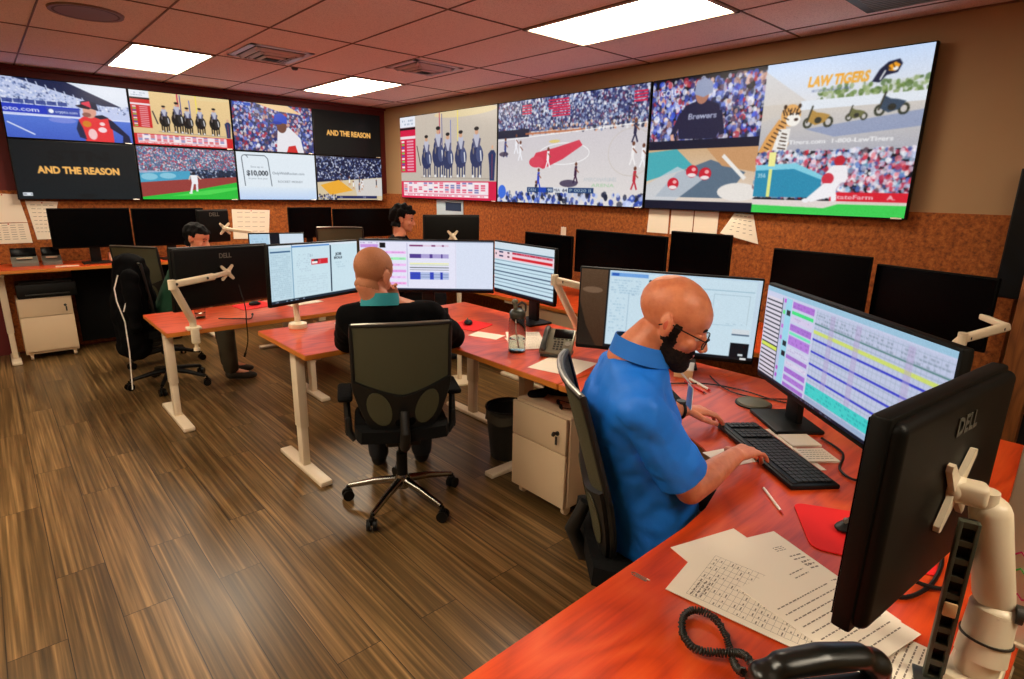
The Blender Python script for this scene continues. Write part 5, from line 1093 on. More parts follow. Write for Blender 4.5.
# --- seated people further back ------------------------------------------------------
def seated(label, seat, yaw, hc, hyaw, hpitch, top_m, leg_m, shoe_m, hair_off, clothname, sleeve_long=True, feet=None, floor_off=0, hands_z=.78, skin=None, seat_z=.57):
    f = V(math.cos(yaw), math.sin(yaw), 0); l = V(-math.sin(yaw), math.cos(yaw), 0); R = np.array([f, l, up]).T
    t = thing('person', label, 'person', (seat[0], seat[1], 0)); PEL = V(seat[0], seat[1], seat_z); hc = V(*hc)
    N = hc - V(0, 0, .138) - V(math.cos(hyaw), math.sin(hyaw), 0) * .035; CH = (N * .72 + PEL * .28); CH[2] = N[2] - .155; MID = (CH + PEL) / 2
    RS = CH - l * .185 + V(0, 0, .075); LS = CH + l * .185 + V(0, 0, .075)
    E_ = [S + f * .13 + V(0, 0, -.24) + l * .05 * s for S, s in ((RS, -1), (LS, 1))]; Wr = [E_[i] + f * .24 - l * .06 * (-1 if i == 0 else 1) for i in (0, 1)]
    for w in Wr: w[2] = max(hands_z, w[2] - .02)
    HR = head_frame(hyaw, hpitch); hit, Wf = head_items(hc, HR, 1.0, N, .056)
    KN = [PEL + f * .42 + l * .12 * s + V(0, 0, -.03) for s in (-1, 1)]; AN = [KN[i] + V(0, 0, .09 - KN[i][2]) + f * .02 for i in (0, 1)]
    torso = [[El(PEL, (.12, .16, .10), R), El(MID, (.11, .15, .10), R)], [El(MID, (.11, .15, .10), R), El(CH, (.11, .16, .10), R)], [El(CH, (.11, .16, .10), R), El(RS, .052), El(LS, .052), El(N, .05)]]
    legs = []
    for i in (0, 1): legs += limb((PEL + l * .09 * (2 * i - 1), .08), (KN[i], .058), (AN[i], .04)) + [[El(AN[i], .04), El(AN[i] + f * .12 + V(0, 0, -.04), (.05, .038, .026), R)]]
    it = hit + torso + legs
    for i, S in ((0, RS), (1, LS)): it += limb((S, .048), (E_[i], .038), (Wr[i], .026)) + hand_items(Wr[i], f, (0, 0, -1), l if i == 0 else -l)
    me = blob(it, .0065, 3); mesh_obj('body', me.copy(), skin or M['skin2'], t)
    tp = [[El(PEL, (.15, .19, .10), R), El(MID, (.14, .185, .10), R)], [El(MID, (.14, .185, .10), R), El(CH, (.14, .195, .11), R)], [El(CH, (.14, .19, .1), R), El(RS, .068), El(LS, .068), El(N - up * .03, (.07, .08, .04), R)]]
    for i, S in ((0, RS), (1, LS)): tp += [[El(S, .068), El(E_[i], .056)]] + ([[El(E_[i], .056), El(E_[i] * .3 + Wr[i] * .7, .045)]] if sleeve_long else [])
    cloth(mesh_obj(clothname, blob(tp, .01, 4), top_m, t), .004, .018, .09)
    tr = [[El(PEL + V(0, 0, -.02), (.14, .18, .10), R)]]
    for i in (0, 1): tr += [[El(PEL + l * .09 * (2 * i - 1), .098), El(KN[i], .076)], [El(KN[i], .076), El(AN[i] + up * .03, .062)]]
    cloth(mesh_obj('trousers', blob(tr, .011, 4), leg_m, t), .004, .014)
    for i in (0, 1): mesh_obj('shoe', blob([[El(AN[i] + V(0, 0, -.02), (.055, .045, .05), R), El(AN[i] + f * .15 + V(0, 0, -.055), (.06, .045, .03), R)]], .008, 2), shoe_m, t)
    Hi = np.linalg.inv(HR)
    def hk(c):
        x, y, z = Hi @ (np.array(c) - hc); return (z > .052 or (x < -.012 and z > -.075) or (x < .022 and z > .012 and abs(y) > .05)) and not (abs(y) > .074 and z < .02)
    mesh_obj('hair', shell(me, hk, lambda c: hair_off * (.7 + .5 * math.sin(c[0] * 90) * math.sin(c[1] * 80 + c[2] * 60)), .002), M['hair'], t)
    for sg in (-1, 1):
        b = MB(); b.ell(tuple(Wf((.078, sg * .031, -.002))), (.006, .009, .005)); b.build('eye', M['iris'], t, world=True)
        b = MB(); b.tube([tuple(Wf((.086 - k * .010, sg * (.014 + k * .032), .018 + .004 * math.sin(k * 3)))) for k in (0, .35, .7, 1)], .0032, 6); b.build('eyebrow', M['beard'], t, world=True)
    return t
seated('dark haired person in a dark green shirt, behind the monitor on a cream arm', (1.04, 5.50), math.radians(-12), (1.30, 5.32, 1.262), math.radians(-45), math.radians(16), M['green'], M['khaki'], M['dkgrey'], .012, 'shirt', hands_z=.79)
seated('person with thick black hair facing a monitor near the corner of the room', (2.93, 4.97), math.radians(-25), (2.90, 4.72, 1.415), math.radians(-38), math.radians(8), M['jacket'], M['trousers'], M['black'], .032, 'jacket', hands_z=.86, seat_z=.69)
# jacket hung over a chair
b = MB()
t = thing('jacket', 'black jacket hung over a chair back, left of the green shirt', 'jacket', (.80, 5.48, 1.0))
jm = blob([[El((.82, 5.42, 1.10), (.10, .17, .05)), El((.81, 5.44, .80), (.15, .22, .10)), El((.78, 5.46, .40), (.12, .20, .10))], [El((.78, 5.22, 1.0), .06), El((.76, 5.18, .62), .05)], [El((.78, 5.62, 1.0), .06), El((.74, 5.68, .58), .05)]], .012, 4)
cloth(mesh_obj('shell', jm, M['jacket'], t), .004, .05, .12)
b = MB(); b.tube([(.70, 5.20, 1.02), (.665, 5.20, .92), (.67, 5.21, .82), (.70, 5.20, .66), (.70, 5.20, .42), (.68, 5.18, .12)], .005, 6); b.tube([(.78, 5.18, 1.02), (.755, 5.17, .90), (.70, 5.19, .74)], .005, 6); b.build('white_cord', M['white'], t, world=True)

M['grey_ink'] = mat('grey_ink', (128, 116, 102), .8)
# ------------------------------------------------------------------ papers and small things on the desks
def paper(label, c, rz, size=(.216, .28), z=.82, n=0, group=None, rows=0, cols=0, th=.0012, m='paper', blocks=(), name='paper_sheet', cat='paper', curl=0):
    t = thing(name, label, cat, (c[0], c[1], z + .0004 + n * .0016), rz, group); w, h = size
    b = MB(); b.sheet(lambda u, v: ((v - .5) * w, (u - .5) * h, th / 2 + curl * (u - .5) ** 2 * 4), 6, 4, th); b.build('sheet', M[m], t)
    b = MB(); r = random.Random(int(abs(c[0]) * 1000)); zz = th + .0003
    def q(x0, y0, x1, y1): b.box(((x0 + x1) / 2, (y0 + y1) / 2, zz), (abs(x1 - x0), abs(y1 - y0), .0002))
    if rows:
        for k in range(rows + 1): q(-w * .42, -h * .42 + h * .8 * k / rows - .00025, w * .42, -h * .42 + h * .8 * k / rows + .00025)
        for k in range(cols + 1): x = -w * .42 + w * .84 * k / cols; q(x - .00025, -h * .42, x + .00025, h * .38)
        for k in range(rows):
            for j in range(max(1, cols)):
                if r.random() < .55:
                    x = -w * .42 + w * .84 * j / cols + .002; y = -h * .42 + h * .8 * (k + .3) / rows; q(x, y, x + w * .84 / cols * r.uniform(.25, .6), y + min(.0026, h * .8 / rows * .2))
    if rows: b.build('print', M['grey_ink'], t); b = MB()
    for (x0, y0, x1, y1, nn) in blocks:
        for k in range(nn):
            y = y0 + (y1 - y0) * (k + .5) / nn; x = x0
            while x < x1:
                ww = r.uniform(.004, .014); q(x, y, min(x + ww, x1), y + min(.0028, (y1 - y0) / nn * .3)); x += ww + .0035
        b.build('print', M['grey_ink'], t); b = MB()
    b.bm.free()
    return t
GP = 'loose papers on the nearest desk'
paper('blank upper sheet of the paper stack nearest the person in blue', (1.235, .49), math.radians(-17), (.216, .34), n=0, group=GP)
paper('sheet with two bold text blocks along the right side of the paper stack', (1.292, .415), math.radians(-21), (.216, .356), n=1, group=GP, blocks=((.045, .10, .075, .12, 3), (.045, .03, .085, .05, 3), (.02, -.02, .095, -.14, 10), (.06, .085, .098, .02, 5)))
paper('left sheet of the paper stack, printed with a large ruled table', (1.165, .44), math.radians(9), (.216, .356), n=2, group=GP, rows=22, cols=9, blocks=((-.085, .10, -.02, .13, 3),))
paper('sheet whose torn corner shows beneath the tip of the nearest monitor', (1.235, .33), math.radians(-12), (.216, .28), n=3, group=GP, blocks=((-.09, -.12, .09, .06, 9), (.04, .09, .09, .12, 2)))
paper('small sheet covered in rows of dots beside the near monitor arm', (1.20, .15), math.radians(3), (.17, .13), n=0, group=GP, blocks=((-.075, -.055, .075, .055, 9),))
paper('blank square of paper under the forearm of the person in blue', (1.80, .845), math.radians(-20), (.15, .12), n=0)
GN = 'note pads beyond the keyboard'
for c, lb, bl in (((2.115, .745), 'plain square note pad beside the keyboard', ()), ((2.03, .655), 'note pad with handwriting, nearer the big tilted monitor', ((-.045, -.04, .045, .04, 5),))):
    t = paper(lb, c, math.radians(-38), (.11, .10), group=GN, blocks=bl, th=.008, name='note_pad', cat='note pad')
paper('printed sheet behind the water bottle', (2.37, 2.50), math.radians(-38), (.216, .28), group='sheets around the water bottle', blocks=((-.09, -.12, .09, .12, 14),))
paper('printed sheet overlapping another beside the desk phone', (2.30, 2.39), math.radians(-25), (.216, .28), n=1, group='sheets around the water bottle', blocks=((-.09, -.12, .09, .12, 12),))
paper('white sheet at the desk edge right beside the blue polo shoulder', (2.13, 1.95), math.radians(15), (.28, .26))
paper('paper pad at the back of the middle desk, left of the black jacket', (1.80, 3.50), math.radians(40), (.22, .28), th=.006)
paper('white sheet lying right of the bottle toward the black jacket', (2.22, 2.68), math.radians(20), (.12, .2))
paper('white sheets on the green shirt desk behind the red banner monitor', (1.90, 4.78), math.radians(10), (.30, .24), z=.74, th=.004)

# keyboard
def keyboard(label, c, rz, z, L=.46, Wd=.155):
    t = thing('keyboard', label, 'keyboard', (c[0], c[1], z), rz)
    b = MB(); b.box((0, 0, .009), (L, Wd, .016), Matrix.Rotation(.03, 3, 'X'), bev=.005); b.box((0, Wd / 2 - .02, .014), (L - .02, .02, .018), bev=.004); b.build('case', M['black'], t)
    b = MB(); kx = (L - .03) / 21; ky_ = (Wd - .045) / 6
    for r in range(6):
        x = 0
        while x < 21:
            if x in (15, 17) and r in (1, 2): pass
            w = 6 if (r == 0 and x == 4) else 1
            if x not in (14, 18) : b.box((-L / 2 + .015 + kx * (x + w / 2), -Wd / 2 + .016 + ky_ * (r + .5), .0195 + r * .0005), (kx * w - .003, ky_ - .003, .006), bev=.0015, seg=1)
            x += w
    b.build('keys', mat('key_black', (22, 22, 22), .5), t)
    return t
keyboard('black keyboard under the hands of the person in blue', (1.925, .765), math.radians(55) , .82, .50, .165)
paper('long white paper strip along the far edge of the keyboard', (2.04, .735), math.radians(55), (.34, .02), n=0, name='paper_strip')
def mouse(label, loc, rz):
    t = thing('computer_mouse', label, 'mouse', loc, rz)
    me = blob([[El((0, 0, .010), (.055, .030, .010)), El((-.012, 0, .018), (.038, .026, .016))]], .004, 2)
    for v in me.vertices: v.co.z = max(.001, v.co.z)
    mesh_obj('shell', me, M['black'], t, world=False)
    b = MB(); b.cyl((.025, -.004, .030), (.025, .004, .030), .008); b.build('scroll_wheel', M['grey'], t)
    return t
def pad(label, poly, z, rad=True):
    c = np.mean(np.array(poly), 0); t = thing('mouse_pad', label, 'mouse pad', (c[0], c[1], z))
    P = []; n = len(poly)
    for i in range(n):
        p = Vector(poly[i]); a = Vector(poly[i - 1]); b_ = Vector(poly[(i + 1) % n]); r = .035
        P += bez(tuple(p + (a - p).normalized() * r), tuple(p), tuple(p + (b_ - p).normalized() * r), 5)
    b = MB(); b.prism(P, z + .0005, z + .004, bev=.001); b.build('cloth_top', M['redpad'], t, world=True)
    b = MB(); b.prism(P, z + .0002, z + .0006); b.build('rubber_base', M['black'], t, world=True); return t
pad('bright red mouse pad partly behind the nearest monitor', [(1.65, .575), (1.455, .445), (1.575, .185), (1.80, .32)], .82)
mouse('black mouse on the red pad at the edge of the nearest monitor', (1.625, .405, .8245), math.radians(150))
pad('red mouse pad right of the person in black jacket', [(2.22, 2.80), (2.45, 2.88), (2.40, 3.11), (2.17, 3.02)], .82)
mouse('black mouse on the red pad below the wide timetable monitor', (2.31, 2.985, .8245), math.radians(60))
pad('red mouse pad on the left corner desk behind the arm mounted monitor', [(1.42, 4.70), (1.70, 4.76), (1.66, 5.02), (1.40, 4.96)], .74)
mouse('black mouse on the red pad of the left corner desk', (1.56, 4.86, .7445), math.radians(20))
# pens
def pen(label, a, b_, m, z=.82, r=.004):
    a, b_ = Vector(a), Vector(b_); c = (a + b_) / 2; t = thing('pen', label, 'pen', (c.x, c.y, z)); d = (b_ - a).normalized(); A = Vector((a.x, a.y, z + r)); B = Vector((b_.x, b_.y, z + r)); d = Vector((d.x, d.y, 0))
    b = MB(); b.cyl(A, B - d * .02, r, seg=12); b.build('barrel', M[m], t, world=True)
    b = MB(); b.cyl(B - d * .02, B, r * .9, .001, seg=12); b.cyl(A - d * .006, A, r * .7, seg=10); b.build('tip', M['red'] if m == 'white' else M['black'], t, world=True)
pen('white pen with red ends lying before the person in blue', (1.665, .668), (1.56, .562), 'white')
pen('white pen above the left wrist of the person in blue', (2.44, 1.40), (2.36, 1.24), 'white', r=.006)
pen('red pen beside the white pen near the small monitor stand', (2.38, 1.385), (2.31, 1.235), 'red', r=.005)
t = thing('paper_clip', 'clear clip lying on the desk left of the paper stack', 'clip', (1.025, .665, .82), math.radians(95))
b = MB(); b.tube([(-.022, -.004, .002), (.018, -.005, .002), (.023, 0, .002), (.018, .005, .002), (-.018, .005, .002), (-.02, .002, .002), (.012, -.001, .002)], .0011, 6); b.build('wire', M['silver'], t)
b = MB(); b.cyl((-.024, -.004, .002), (-.016, -.004, .002), .0014, seg=8); b.build('coated_end', M['white'], t)
t = thing('tape_roll', 'round white tape roll behind the beard of the person in blue', 'tape', (2.27, 1.50, .82))
b = MB(); b.lathe([(.035, 0), (.055, 0), (.055, .022), (.035, .022), (.035, 0)]); b.build('roll', M['white'], t)
b = MB(); b.lathe([(.030, .001), (.0345, .001), (.0345, .021), (.030, .021), (.030, .001)]); b.build('core', M['tan'], t)
t = thing('card_box', 'small beige box under the pale monitor', 'box', (2.50, 1.47, .82), .5)
b = MB(); b.box((0, 0, .02), (.14, .09, .04), bev=.003); b.build('box', M['tan'], t)
b = MB(); b.box((0, 0, .042), (.144, .094, .006), bev=.002); b.build('lid', M['paper'], t)
t = thing('coaster', 'grey oval puck beyond the keyboard with a cable crossing it', 'puck', (2.36, 1.04, .82))
b = MB(); b.lathe([(0, 0), (.062, 0), (.07, .004), (.066, .012), (.04, .018), (0, .02)]); b.build('shell', mat('olive_grey', (92, 88, 66), .5), t)
b = MB(); b.lathe([(.064, .0), (.075, 0), (.075, .006), (.064, .006)]); b.build('rubber_ring', M['black'], t)
t = thing('glasses_case', 'flat black case left of the hands of the person in blue', 'case', (2.12, 1.30, .82), .9)
b = MB(); b.box((0, 0, .014), (.17, .07, .028), bev=.012, seg=3); b.build('case', M['soft_black'], t)
b = MB(); b.tube([(-.085, 0, .016), (0, -.036, .016), (.085, 0, .016)], .0015, 6); b.build('zipper', M['dkgrey'], t)

# cables
def cable(label, pts, r=.004, name='cable', m='black', plug=True):
    c = pts[0]; t = thing(name, label, 'cable', tuple(c)); P = [Vector(p) for p in pts]; out = []
    for i in range(len(P) - 1):
        p0, p1_, p2_, p3 = P[max(i - 1, 0)], P[i], P[i + 1], P[min(i + 2, len(P) - 1)]
        for k in range(6):
            s = k / 6; out.append(.5 * ((2 * p1_) + (p2_ - p0) * s + (2 * p0 - 5 * p1_ + 4 * p2_ - p3) * s * s + (3 * p1_ - p0 - 3 * p2_ + p3) * s ** 3))
    out.append(P[-1]); b = MB(); b.tube(out, r, 8); b.build('cord', M[m], t, world=True)
    if plug: d = (out[-1] - out[-2]).normalized(); b = MB(); b.cyl(out[-1] - d * .01, out[-1] + d * .02, r * 1.9, seg=10); b.build('plug', M[m], t, world=True)
    return t
z = .826
cable('black cable looping under the nearest monitor toward the cream arm', [(1.78, .40, z), (1.60, .40, z), (1.44, .31, z), (1.41, .235, z), (1.52, .20, z), (1.68, .215, z), (1.80, .28, z), (1.95, .25, z)], .005)
cable('second black cable crossing the red pad near the cream arm', [(1.60, .30, .832), (1.50, .26, .832), (1.52, .17, .832), (1.72, .16, .832), (1.90, .20, .832), (2.05, .18, .832)], .005)
cable('thin black cable running from the pale monitor to the grey puck', [(2.56, 1.36, z), (2.47, 1.26, z), (2.42, 1.16, z), (2.44, 1.05, z), (2.52, .97, z), (2.60, .90, z)], .003)
cable('black cable lying from the pens toward the big tilted monitor', [(2.28, 1.44, z), (2.44, 1.30, z), (2.48, 1.14, z), (2.47, .96, z), (2.56, .80, z)], .003)
cable('tangled black cable beneath the right part of the big tilted monitor', [(2.20, .70, z), (2.12, .60, z), (1.98, .56, z), (1.94, .50, z), (2.02, .46, z), (2.15, .48, z), (2.25, .55, z)], .004)
cable('black cable hanging from the arm mounted monitor over the desk edge', [(1.30, 4.36, 1.0), (1.30, 4.26, .86), (1.29, 4.232, .76), (1.285, 4.225, .62), (1.26, 4.235, .52)], .004)
cable('black cable on the left corner desk right of the glass', [(1.18, 4.50, .746), (1.30, 4.40, .746), (1.36, 4.36, .746), (1.42, 4.50, .746)], .004)

# near telephone: handset and coiled cord
t = thing('desk_telephone', 'black telephone at the bottom edge with coiled cord', 'telephone', (.93, .22, .82), math.radians(-33))
b = MB(); b.box((0, -.045, .03), (.20, .19, .055), Matrix.Rotation(.2, 3, 'X'), bev=.014, seg=3); b.build('base', M['black'], t)
hb = blob([[El((-.105, .03, .098), (.024, .028, .020)), El((-.07, .03, .112), (.020, .022, .014))], [El((-.07, .03, .116), (.026, .026, .019)), El((0, .03, .124), (.026, .026, .018)), El((.07, .03, .116), (.026, .026, .019))], [El((.105, .03, .096), (.026, .030, .024)), El((.07, .03, .112), (.020, .022, .014))], [El((-.108, .03, .080), (.026, .027, .014))], [El((.108, .03, .080), (.027, .028, .014))]], .005, 4)
mesh_obj('handset', hb, mat('handset_black', (16, 17, 13), .3), t, world=False)
b = MB(); b.ell((.118, .012, .10), (.006, .004, .006)); b.build('hook_light', M['white'], t)
b = MB()
for k in range(12): b.box((-.03 + .03 * (k % 3), -.10 + .022 * (k // 3), .055 + .005 * (k // 3)), (.018, .012, .008), Matrix.Rotation(.2, 3, 'X'), bev=.002, seg=1)
b.build('keypad', M['dkgrey'], t)
loop = [(.86, .335, .90), (.90, .36, .86), (.935, .385, .838), (.985, .425, .835), (1.018, .472, .835), (1.008, .512, .835), (.968, .515, .835), (.925, .487, .835), (.912, .45, .835), (.935, .415, .838), (.948, .385, .85), (.93, .36, .87), (.885, .33, .90)]
Pn = [Vector(p) for p in loop]; path = []
for i in range(len(Pn) - 1):
    p0, p1_, p2_, p3 = Pn[max(i - 1, 0)], Pn[i], Pn[i + 1], Pn[min(i + 2, len(Pn) - 1)]
    for k in range(34):
        s = k / 34; path.append(.5 * ((2 * p1_) + (p2_ - p0) * s + (2 * p0 - 5 * p1_ + 4 * p2_ - p3) * s * s + (3 * p1_ - p0 - 3 * p2_ + p3) * s ** 3))
hel = []; ph = 0
for i in range(1, len(path) - 1):
    d = (path[i + 1] - path[i - 1]).normalized(); a = d.cross(Vector((0, 0, 1))).normalized(); c_ = a.cross(d); ph += (path[i] - path[i - 1]).length / .0058 * 2 * math.pi
    hel.append(path[i] + (a * math.cos(ph) + c_ * math.sin(ph)) * .0068)
b = MB(); b.tube(hel, .0023, 5); b.build('coiled_cord', mat('cord_olive', (30, 32, 24), .4), t, world=True, sharp=80)

# desk phone with screen
def desk_phone(label, loc, rz, s=1.0):
    t = thing('desk_telephone', label, 'telephone', loc, rz); Rx = Matrix.Rotation(math.radians(34), 3, 'X')
    def A(x, y, zz=0): v = Rx @ Vector((x, y, zz)); return (v.x * s, (v.y - .02) * s, (v.z + .085) * s)
    b = MB(); b.box(A(0, 0), (.21 * s, .21 * s, .03 * s), Rx, bev=.01); b.build('housing', mat('phone_grey', (128, 122, 104), .35, metal=.3), t)
    b = MB(); b.box((0, .075 * s, .055 * s), (.15 * s, .03 * s, .11 * s), bev=.004); b.box((0, -.03 * s, .010), (.19 * s, .15 * s, .02 * s), bev=.004); b.build('foot_stand', M['dkgrey'], t)
    b = MB(); b.box(A(.032, .055, .016), (.125 * s, .075 * s, .004), Rx, bev=.003); b.build('screen', M['screen_off'], t)
    b = MB()
    for k in range(12): b.box(A(-.01 + .022 * (k % 3), -.075 + .02 * (k // 3), .018), (.016 * s, .012 * s, .006), Rx, bev=.002, seg=1)
    for k in range(5): b.box(A(-.02 + .026 * k, .008, .018), (.018 * s, .008 * s, .006), Rx, bev=.002, seg=1)
    b.build('buttons', M['dkgrey'], t)
    b = MB(); b.cyl(A(.07, -.03, .014), A(.07, -.03, .022), .018 * s); b.build('navigation_ring', M['silver'], t)
    hs = blob([[El(A(-.075, .085, .03), (.02 * s, .02 * s, .018 * s)), El(A(-.075, .05, .048), (.018 * s, .02 * s, .012 * s))], [El(A(-.075, .05, .048), (.018 * s, .02 * s, .012 * s)), El(A(-.075, -.05, .048), (.018 * s, .02 * s, .012 * s))], [El(A(-.075, -.05, .048), (.018 * s, .02 * s, .012 * s)), El(A(-.075, -.09, .03), (.021 * s, .02 * s, .02 * s))]], .005, 4)
    mesh_obj('handset', hs, M['dkgrey'], t, world=False); return t
desk_phone('grey desk phone with dark handset between the bottle and the blue shoulder', (2.27, 2.12, .82), math.radians(-58), .86)
t = thing('earphone_case', 'small black earphones lying beside the grey desk phone', 'earphones', (2.30, 2.16, .82), .4)
b = MB(); b.ell((0, 0, .012), (.022, .014, .012)); b.ell((.045, -.01, .011), (.016, .012, .011)); b.build('pieces', M['black'], t)
b = MB(); b.tube([(.02, 0, .006), (.03, .02, .005), (.05, .01, .006)], .0025, 6); b.build('wire', M['black'], t)
# water bottle
t = thing('water_bottle', 'clear water bottle with dark lid and carry loop on the middle desk', 'bottle', (2.125, 2.30, .82))
b = MB(); b.lathe([(0, .0), (.045, .0), (.049, .006), (.049, .17), (.046, .19), (.040, .20), (.0385, .20), (.044, .188), (.0465, .168), (.0465, .01), (0, .008)]); b.build('body', M['glass'], t)
b = MB(); b.lathe([(0, .0085), (.0462, .0105), (.0462, .075), (0, .075)]); b.build('water', M['water'], t)
b = MB(); b.lathe([(0, .192), (.043, .192), (.045, .198), (.045, .222), (.036, .236), (.02, .244), (0, .246)]); b.build('lid', mat('lid_olive', (52, 54, 44), .35), t)
b = MB(); b.cyl((-.012, 0, .24), (-.022, 0, .275), .011); b.ell((-.022, 0, .285), (.019, .014, .017)); b.build('spout', mat('spout_grey', (110, 112, 92), .35), t)
b = MB(); b.tube([(.0, 0, .262), (.025, -.005, .278), (.05, -.01, .262), (.052, -.01, .232), (.044, -.008, .208)], [.006, .007, .007, .006, .004], 8); b.build('carry_loop', M['dkgrey'], t)
b = MB(); b.tube([(-.014, 0, .235), (-.01, 0, .12), (.012, 0, .02)], .0035, 8); b.build('straw', M['white'], t)
# photo card standing on the desk
t = thing('smartphone', 'smartphone standing upright behind the shoulder of the black jacket', 'phone', (2.08, 2.95, .82), math.radians(-30))
b = MB(); b.box((0, 0, .075), (.075, .009, .145), Matrix.Rotation(-.15, 3, 'X'), bev=.004); b.box((0, .02, .006), (.06, .05, .01), bev=.003); b.build('body', M['black'], t)
c = Canvas(30, 56, (190, 206, 216)); c.crowd(0, 0, 30, 56, 60, [(90, 120, 140), (220, 226, 230), (140, 150, 160), (60, 70, 90)], (2, 5)); s_ = c.build('screen', .068, .135, t, M['lit'], .0, (0, -.0062, .008)); s_.rotation_euler = (-.15, 0, 0)
# glass
t = thing('drinking_glass', 'small clear glass on the left corner desk', 'glass', (1.09, 4.62, .74))
b = MB(); b.lathe([(0, 0), (.034, 0), (.040, .09), (.0375, .09), (.032, .008), (0, .008)]); b.build('tumbler', M['glass'], t)
b = MB(); b.lathe([(0, .0085), (.0318, .0085), (.034, .04), (0, .04)]); b.build('water', M['water'], t)

# wastebasket
t = thing('wastebasket', 'dark mesh wastebasket left of the rolling drawer cabinet', 'bin', (2.36, 2.62, 0))
b = MB(); b.lathe([(0, 0), (.115, 0), (.15, .34), (.146, .34), (.112, .006), (0, .006)]); b.build('basket', mat('bin_mesh', (30, 29, 24), .5, bump=(400, .5)), t)
b = MB(); b.tube([(math.cos(a) * .15, math.sin(a) * .15, .34) for a in [k * 2 * math.pi / 32 for k in range(32)]], .006, 8, closed=True); b.build('rim', M['black'], t)
b = MB(); b.sheet(lambda u, v: ((.143 + .010 * v) * math.cos(u * 6.2832), (.143 + .010 * v) * math.sin(u * 6.2832), .33 - .07 * v + .01 * math.sin(u * 30)), 40, 3, .002); b.build('bin_liner', mat('liner', (62, 60, 52), .3), t)
# things on the rolling cabinet
t = thing('tool_bag', 'black bag lying on the cream rolling cabinet under the desk', 'bag', (2.30, 2.05, .575))
mesh_obj('body', blob([[El((2.26, 2.14, .62), (.05, .05, .045)), El((2.38, 1.98, .62), (.05, .06, .045))], [El((2.28, 2.10, .66), (.04, .05, .04)), El((2.36, 1.98, .66), (.04, .05, .04))], [El((2.19, 2.15, .60), .028), El((2.13, 2.18, .598), .022)]], .008, 3), M['soft_black'], t)
b = MB(); b.tube([(2.27, 2.14, .68), (2.30, 2.08, .735), (2.35, 2.02, .73), (2.36, 1.97, .68)], .007, 8); b.build('strap', M['black'], t, world=True)
b = MB(); b.box((2.235, 2.04, .655), (.002, .055, .016), math.radians(37)); b.build('badge', M['grey'], t, world=True)
t = thing('sunglasses', 'dark glasses lying folded on the cream rolling cabinet', 'glasses', (2.15, 1.98, .575), math.radians(-35))
b = MB()
for sg in (-1, 1): b.ell((0, sg * .035, .016), (.008, .028, .014)); b.tube([(.0, sg * .062, .02), (.05, sg * .05, .008), (.09, sg * .01, .006)], .003, 6)
b.tube([(0, -.01, .02), (0, .01, .02)], .003, 6); b.build('frame', M['black'], t)
b = MB()
for sg in (-1, 1): b.ell((-.004, sg * .035, .016), (.006, .022, .011))
b.build('lens', M['screen_off'], t)
# black box on the left cabinet
t = thing('printer', 'low black box printer on the left drawer cabinet', 'printer', (.37, 7.28, .60))
b = MB(); b.box((0, 0, .07), (.46, .32, .14), bev=.012); b.box((0, -.11, .15), (.40, .1, .02), bev=.006); b.build('body', M['black'], t)
b = MB(); b.box((0, -.165, .035), (.34, .02, .012), bev=.003); b.build('paper_tray', M['dkgrey'], t)
# black tower-shaped box added to stand for the dark shadow under the desk
for (x, y, rz, lb) in ((1.15, 7.15, 0, 'black computer tower under the raised left wall desk'),):
    t = thing('shade_block', lb, 'computer', (x, y, 0), rz)
    b = MB(); b.box((0, 0, .20), (.18, .36, .38), bev=.006); b.build('case', M['black'], t)
    b = MB(); b.box((0, -.183, .30), (.14, .006, .1), bev=.002); b.cyl((.04, -.186, .20), (.04, -.192, .20), .01); b.build('front_bezel', M['dkgrey'], t)
    b = MB(); b.box((0, 0, .006), (.15, .3, .012)); b.build('feet', M['dkgrey'], t)

# left wall desk things
def cradle(label, x, w):
    t = thing('desk_organizer', label, 'organizer', (x, 7.22, .905))
    b = MB(); b.prism([(-.07, 0), (.06, 0), (.06, .03), (-.05, .09), (-.07, .09)], -w / 2, w / 2, Matrix(((0, 0, 1, 0), (-1, 0, 0, 0), (0, 1, 0, 0), (0, 0, 0, 1))), bev=.003); b.build('stand', M['grey'], t)
    b = MB(); b.box((0, .055, .115), (w * .95, .02, .10), Matrix.Rotation(-.2, 3, 'X'), bev=.003); b.build('dark_screen', M['screen_off'], t)
    b = MB(); b.box((0, -.02, .075), (w * .6, .03, .012), bev=.004); b.build('cream_clip', M['cream'], t)
cradle('grey phone console with black screen, leftmost on the wall desk', .25, .20); cradle('smaller grey console beside the leftmost one on the wall desk', .455, .15)
paper('white sheet lying before the small grey console on the wall desk', (.55, 7.0), .0, (.18, .07), z=.905)
t = thing('note_cube', 'pink note box on the wall desk beside the empty mesh chair', 'notes', (.98, 7.2, .905))
b = MB(); b.box((0, 0, .045), (.13, .06, .09), bev=.004); b.build('holder', mat('pink_card', (232, 150, 120), .6), t)
b = MB(); b.box((0, -.033, .05), (.10, .003, .06)); b.build('notes', M['paper'], t)

